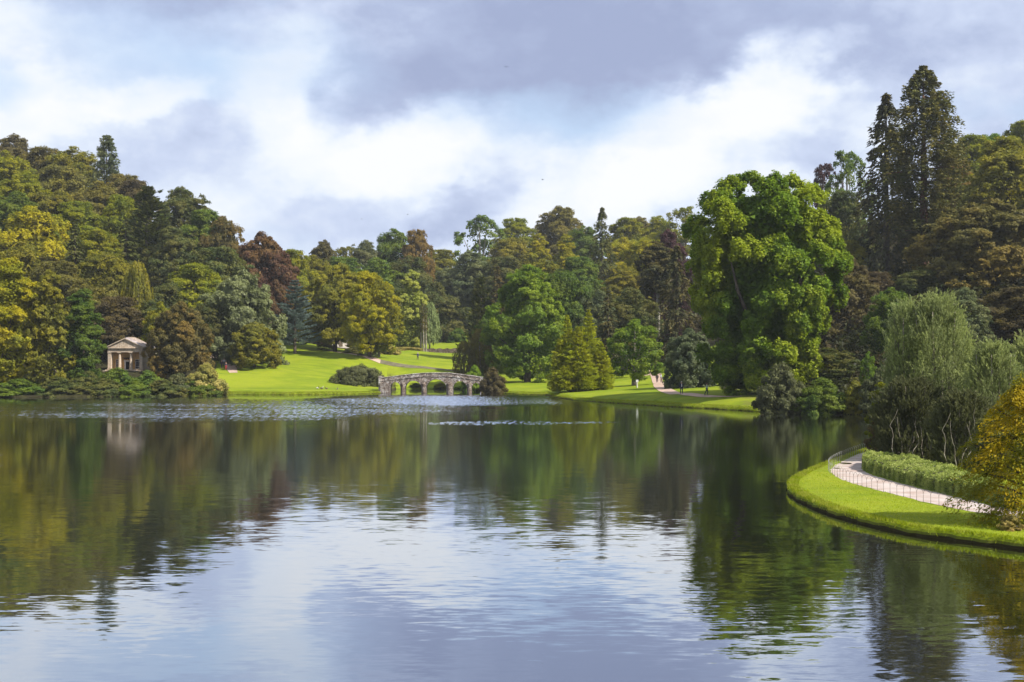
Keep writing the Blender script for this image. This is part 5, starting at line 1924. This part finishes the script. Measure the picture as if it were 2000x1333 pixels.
for sx_ in (-.8, .8):
    for yy in (-.22, .28):
        MB().box(sx_ - .03, yy - .03, -.1, sx_ + .03, yy + .03, .43 if yy < 0 else .95).build('leg', M_WOODB, bn)
    MB().box(sx_ - .03, -.24, .62, sx_ + .03, .27, .66).build('armrest', M_WOODB, bn)


# ------------------------------------------------------------------ people
M_SKIN = plain('skin', (.46, .27, .19), (.40, .23, .16), 6, .6)
CLO = {}


def cloth(c):
    if c not in CLO:
        CLO[c] = plain('cloth', c, tuple(x * .75 for x in c), 6, .9)
    return CLO[c]


def skin_body(name, V, E, Rad, mat, parent):
    me = bpy.data.meshes.new(name)
    me.from_pydata(V, E, [])
    me.materials.append(mat)
    o = link(name, me, parent)
    md = o.modifiers.new('skin', 'SKIN')
    md.use_smooth_shade = True
    for i, r in enumerate(Rad):
        me.skin_vertices[0].data[i].radius = r if isinstance(r, tuple) else (r, r)
    me.skin_vertices[0].data[0].use_root = True
    sb = o.modifiers.new('sub', 'SUBSURF')
    sb.levels = 1
    sb.render_levels = 1
    return o


def person(label, px, d, rz, h, top, legs, hair, shirt=None, stride=.12, arm=(.0, .0), bare_leg=False, bag=None):
    x, y = W(px, d)
    root = thing('person', label, 'person', (x, y, hz(px, d) + .05), rz)
    k = h / 1.72
    root.scale = (k, k, k)
    s = stride
    V = [(0, 0, .95), (0, 0, 1.15), (0, 0, 1.36), (0, 0, 1.47), (0, -.02, 1.56), (0, -.015, 1.66),
         (.10, 0, .90), (.11, -s * .5, .50), (.11, -s * .2, .09), (.11, -s * .2 - .13, .035),
         (-.10, 0, .90), (-.11, s * .5, .50), (-.11, s + .02, .09), (-.11, s - .10, .035),
         (.19, 0, 1.38), (.25, .02 + arm[0] * .3, 1.12), (.25, -.06 - arm[0], .90), (.25, -.09 - arm[0], .80),
         (-.19, 0, 1.38), (-.25, .02 + arm[1] * .3, 1.12), (-.25, -.06 - arm[1], .90), (-.25, -.09 - arm[1], .80)]
    E = [(0, 1), (1, 2), (2, 3), (3, 4), (4, 5), (0, 6), (6, 7), (7, 8), (8, 9), (0, 10), (10, 11), (11, 12), (12, 13),
         (2, 14), (14, 15), (15, 16), (16, 17), (2, 18), (18, 19), (19, 20), (20, 21)]
    Rd = [(.14, .10), (.13, .09), (.15, .09), .055, .085, .075, .085, .06, .04, .035, .085, .06, .04, .035, .055, .042, .032, .03, .055, .042, .032, .03]
    skin_body('body', V, E, Rd, M_SKIN, root)
    fc = MB()
    fc.ball((0, -.105, 1.605), (.014, .02, .02), 6, 4)
    fc.build('nose', M_SKIN, root, True)
    ey = MB()
    ey.ball((.03, -.092, 1.635), .011, 5, 4).ball((-.03, -.092, 1.635), .011, 5, 4)
    ey.build('eyes', M_VOID, root)
    # clothes follow the same bones, a little fuller
    Vt = [V[0], V[1], V[2], (0, 0, 1.43), V[14], V[15], V[16], V[18], V[19], V[20], (0, 0, .88)]
    skin_body('jacket', Vt, [(0, 1), (1, 2), (2, 3), (2, 4), (4, 5), (5, 6), (2, 7), (7, 8), (8, 9), (0, 10)],
              [(.175, .13), (.165, .12), (.185, .125), .075, .08, .06, .05, .08, .06, .05, (.17, .13)], cloth(top), root)
    if shirt:
        MB().box(-.055, -.15, .98, .055, -.128, 1.40).build('shirt_front', cloth(shirt), root)
    Vl = [(0, 0, .94), V[6], V[7], V[8], V[10], V[11], V[12]]
    skin_body('trousers', Vl, [(0, 1), (1, 2), (2, 3), (0, 4), (4, 5), (5, 6)], [(.15, .11), .105, .078, .06, .105, .078, .06], cloth(legs), root)
    sh = MB()
    sh.ball((.11, -s * .2 - .06, .03), (.05, .13, .045), 8, 5).ball((-.11, s - .04, .03), (.05, .13, .045), 8, 5)
    sh.build('shoes', cloth((.04, .035, .03)), root, True)
    hm = MB()
    hm.ball((0, .015, 1.67), (.092, .105, .085), 10, 7)
    hm.ball((0, .045, 1.60), (.085, .075, .09), 10, 6)
    hm.build('hair', cloth(hair), root, True)
    return root


person('person in navy coat and pale shirt walking on the lakeside path', 1331, 203, R_(5), 1.74, (.035, .04, .085), (.02, .028, .08), (.60, .56, .50), shirt=(.75, .75, .76))
person('person in black seen from behind on the bend of the lakeside path', 1283.3, 268, R_(170), 1.7, (.012, .010, .014), (.012, .010, .014), (.03, .02, .015), stride=.04)
person('white haired person in grey top standing beside the bench', 1291.3, 266, R_(60), 1.66, (.38, .40, .46), (.16, .09, .07), (.75, .74, .72), stride=.02)
person('striding person in dark trousers half hidden by tulip tree leaves', 1380.5, 199, R_(95), 1.72, (.30, .42, .34), (.03, .05, .045), (.12, .08, .05), stride=.34)
person('lone walker in dark coat on the mounded meadow', 816, 334, R_(40), 1.72, (.05, .07, .11), (.05, .055, .07), (.5, .5, .48))
person('walker in dark jacket, left of the three on the shaded path', 433, 291, R_(-20), 1.7, (.05, .035, .05), (.04, .035, .06), (.35, .25, .2))
person('walker in pale top, middle of the three on the shaded path', 437.5, 293, R_(10), 1.68, (.42, .42, .46), (.05, .05, .08), (.30, .2, .15))
person('walker in red trousers, right of the three on the shaded path', 441.5, 289, R_(25), 1.62, (.05, .04, .055), (.50, .04, .05), (.2, .12, .08))


# ------------------------------------------------------------------ birds
def duck(label, px, d, rz, body, head, z=None, s=1., swim=False, cat='duck', name='duck'):
    x, y = W(px, d)
    z0 = hz(px, d) + .10 if z is None else z
    r = thing(name, label, cat, (x, y, z0), rz, 'waterfowl on the lawn' if cat == 'duck' else None)
    r.scale = (s, s, s)
    b = MB()
    b.tube([(0, -.22, .12), (0, -.14, .13), (0, 0, .13), (0, .14, .15), (0, .24, .19)], [.02, (.09, .08), (.115, .10), (.08, .07), .015], 10)
    b.build('body', cloth(body), r, True)
    hn = MB()
    hn.tube([(0, -.15, .16), (0, -.20, .25), (0, -.21, .32)], [.055, .035, .035], 8)
    hn.ball((0, -.22, .345), (.042, .052, .042), 8, 6)
    hn.build('head', cloth(head), r, True)
    MB().tube([(0, -.26, .34), (0, -.33, .33)], [(.02, .012), (.022, .006)], 6).build('bill', cloth((.5, .3, .05)), r)
    if not swim:
        for sx_ in (-.04, .04):
            MB().tube([(sx_, 0, .08), (sx_, -.01, -.08)], .009, 5).build('leg', cloth((.4, .2, .05)), r)
    return r


duck('white breasted duck, leftmost of those on the lawn edge', 620, 262.5, 1.0, (.62, .60, .55), (.10, .08, .07), s=1.5)
duck('dark duck second from the left on the lawn edge', 628, 262.3, 2.0, (.12, .10, .08), (.6, .58, .52), s=1.5)
duck('brown duck third from the left on the lawn edge', 638, 262.2, -1.2, (.16, .12, .08), (.14, .10, .07), s=1.3)
duck('grey duck nearest the bridge on the lawn edge', 659, 261.9, .4, (.45, .43, .38), (.14, .10, .07), s=1.3)
duck('white water bird floating close to the promontory bank', 1868, 54.9, R_(-95), (.85, .85, .86), (.85, .85, .86), z=-.06, s=.95, swim=True, cat='water bird', name='white_bird')


def bird(label, px, py, d, s, rz):
    x, y = W(px, d)
    r = thing('flying_bird', label, 'bird', (x, y, Z(py, d)), rz)
    MB().tube([(0, -.16, 0), (0, -.05, 0), (0, .08, 0), (0, .2, .01)], [.01, .04, .035, .008], 7).build('body', cloth((.03, .03, .035)), r, True)
    for sd in (-1, 1):
        mw_ = MB()
        mw_.v += [(sd * .02, -.06, .01), (sd * .02, .06, .01), (sd * .22, .03, .09), (sd * .22, -.05, .09), (sd * .44, .06, .04),
                  (sd * .02, -.06, 0), (sd * .02, .06, 0), (sd * .22, .03, .08), (sd * .22, -.05, .08)]
        mw_.f += [(0, 1, 2, 3), (3, 2, 4), (5, 8, 7, 6), (8, 4, 7), (0, 3, 8, 5), (1, 6, 7, 2)]
        mw_.build('wing', cloth((.03, .03, .035)), r)
    r.scale = (s, s, s)


bird('small dark bird flying under the grey cloud top centre', 989, 130, 190, 1., .3)
bird('small dark bird flying right of centre in the sky', 1060, 351, 170, .8, 1.)
bird('tiny bird flying above the orange brown crown', 796, 419, 210, .7, 2.)
bird('tiny bird flying above the middle skyline left of the others', 706, 428, 210, .6, .9)

# ------------------------------------------------------------------ grass tufts on the banks (nobody could count them)
rng = np.random.default_rng(23)
C, Hh = [], []
# promontory lip
sel = np.where((outl[:, 1] < 122) & (outl[:, 0] < W(2300, 50)[0] + 20))[0]
m = 26000
ix = rng.choice(sel[:-1], m)
fr = rng.uniform(0, 1, m)[:, None]
q = outl[ix] * (1 - fr) + outl[ix + 1] * fr + nor[ix] * (rng.uniform(-.03, .55, m) ** 1.0)[:, None]
ins = np.linalg.norm(q - outl[ix], axis=1)
zz = np.where(ins < .12, rng.uniform(.06, .28, m), SPZ - .03)
C.append(np.concatenate([q, zz[:, None]], 1))
Hh.append(rng.uniform(.06, .15, m))
# far shores
m = 30000
px = np.where(rng.uniform(0, 1, m) < .5, rng.uniform(415, 764, m), rng.uniform(965, 1482, m))
o_ = rng.uniform(0, 1, m) ** 1.5 * 2.6
wobp = .30 * np.sin(px * .11) + .14 * np.sin(px * .37 + 1)
dd = shore_d(px) + o_ + wobp
zz = np.where(o_ < .35, np.interp(o_, [0, .1, .45], [.0, .12, .28]), height(px, shore_d(px) + o_))
C.append(np.stack([(px - 1000) / F * dd, dd, zz], 1))
Hh.append(rng.uniform(.06, .20, m))
C = np.concatenate(C)
Hh = np.concatenate(Hh)
n = len(C)
a = rng.uniform(0, 6.283, n)
wd_ = Hh * .22
dirn = np.stack([np.cos(a), np.sin(a), 0 * a], 1)
tipv = C + np.stack([rng.normal(0, .4, n) * Hh, rng.normal(0, .4, n) * Hh - .2 * Hh, Hh], 1)
P = np.stack([C - dirn * wd_[:, None], C + dirn * wd_[:, None], tipv], 1)
gt = link('bank_grass', tri_mesh('bank_grass', P, np.clip(.5 + rng.normal(0, .2, n), 0, 1), leafmat('grassblade', (.15, .19, .006), (.30, .35, .02), (.30, .30, .05), patch=1.2)))
gt['kind'] = 'stuff'
# short sward on the promontory
m = 42000
bb = np.array(outl[sel])
k1 = rng.choice(sel[:-1], m)
q = outl[k1] + nor[k1] * (rng.uniform(.3, 4.6, m))[:, None] + rng.normal(0, .15, (m, 2))
hf2 = p_out
keep = np.ones(m, bool)
d2 = ((q[:, None, :] - A_[None, ::2, :]) ** 2).sum(-1)
j = d2.argmin(1) * 2
dvec = B_[j] - A_[j]
keep &= ((q - A_[j]) * dvec).sum(1) < -.02
q = q[keep]
n = len(q)
C = np.concatenate([q, np.full((n, 1), SPZ - .01)], 1)
Hh = rng.uniform(.03, .07, n)
a = rng.uniform(0, 6.283, n)
dirn = np.stack([np.cos(a), np.sin(a), 0 * a], 1)
tipv = C + np.stack([rng.normal(0, .5, n) * Hh, rng.normal(0, .5, n) * Hh, Hh], 1)
P = np.stack([C - dirn * (Hh * .3)[:, None], C + dirn * (Hh * .3)[:, None], tipv], 1)
gt = link('lawn_grass', tri_mesh('lawn_grass', P, np.clip(.5 + rng.normal(0, .2, n), 0, 1), LEAF['grassblade']))
gt['kind'] = 'stuff'

# twigs of a near bush reaching in at the left edge
rr = random.Random(4)
x, y = W(-22, 42)
nb_ = thing('bare_bush', 'bare pale twigs of a near bush poking in at the left frame edge', 'bush', (x, y, 0.0))
for k in range(16):
    z = 3.4 + 2.2 * k / 16 + rr.uniform(-.05, .05)
    px_e = rr.uniform(.18, .48)
    tm = MB()
    pts = [(-.5, 0, z - .3), (-.1, rr.uniform(-.1, .1), z - .1), (px_e * .6, rr.uniform(-.1, .1), z + rr.uniform(-.05, .06)), (px_e, rr.uniform(-.1, .1), z + rr.uniform(-.05, .10))]
    tm.tube(pts, [.014, .010, .007, .003], 5)
    tm.tube([pts[2], (px_e * .8, .05, z + rr.uniform(.03, .12))], [.005, .002], 4)
    tm.build('twig', M_PALEBARK, nb_)
MB().tube([(-.7, 0, -.5), (-.62, 0, 2), (-.5, 0, 4), (-.52, 0, 5.8)], [.05, .04, .03, .01], 7).build('stem', M_PALEBARK, nb_)

# ------------------------------------------------------------------ the air of the valley
hm, t, out = mat_new('valley_haze')
pvn = t.new('ShaderNodeVolumePrincipled')
pvn.inputs['Density'].default_value = .00009
pvn.inputs['Color'].default_value = (.86, .92, 1.0, 1)
t.put(out.inputs['Volume'], pvn.outputs[0])
hb_ = MB().box(-2400, -80, -6, 2400, 1100, 130).build('haze', hm)
hb_['kind'] = 'stuff'
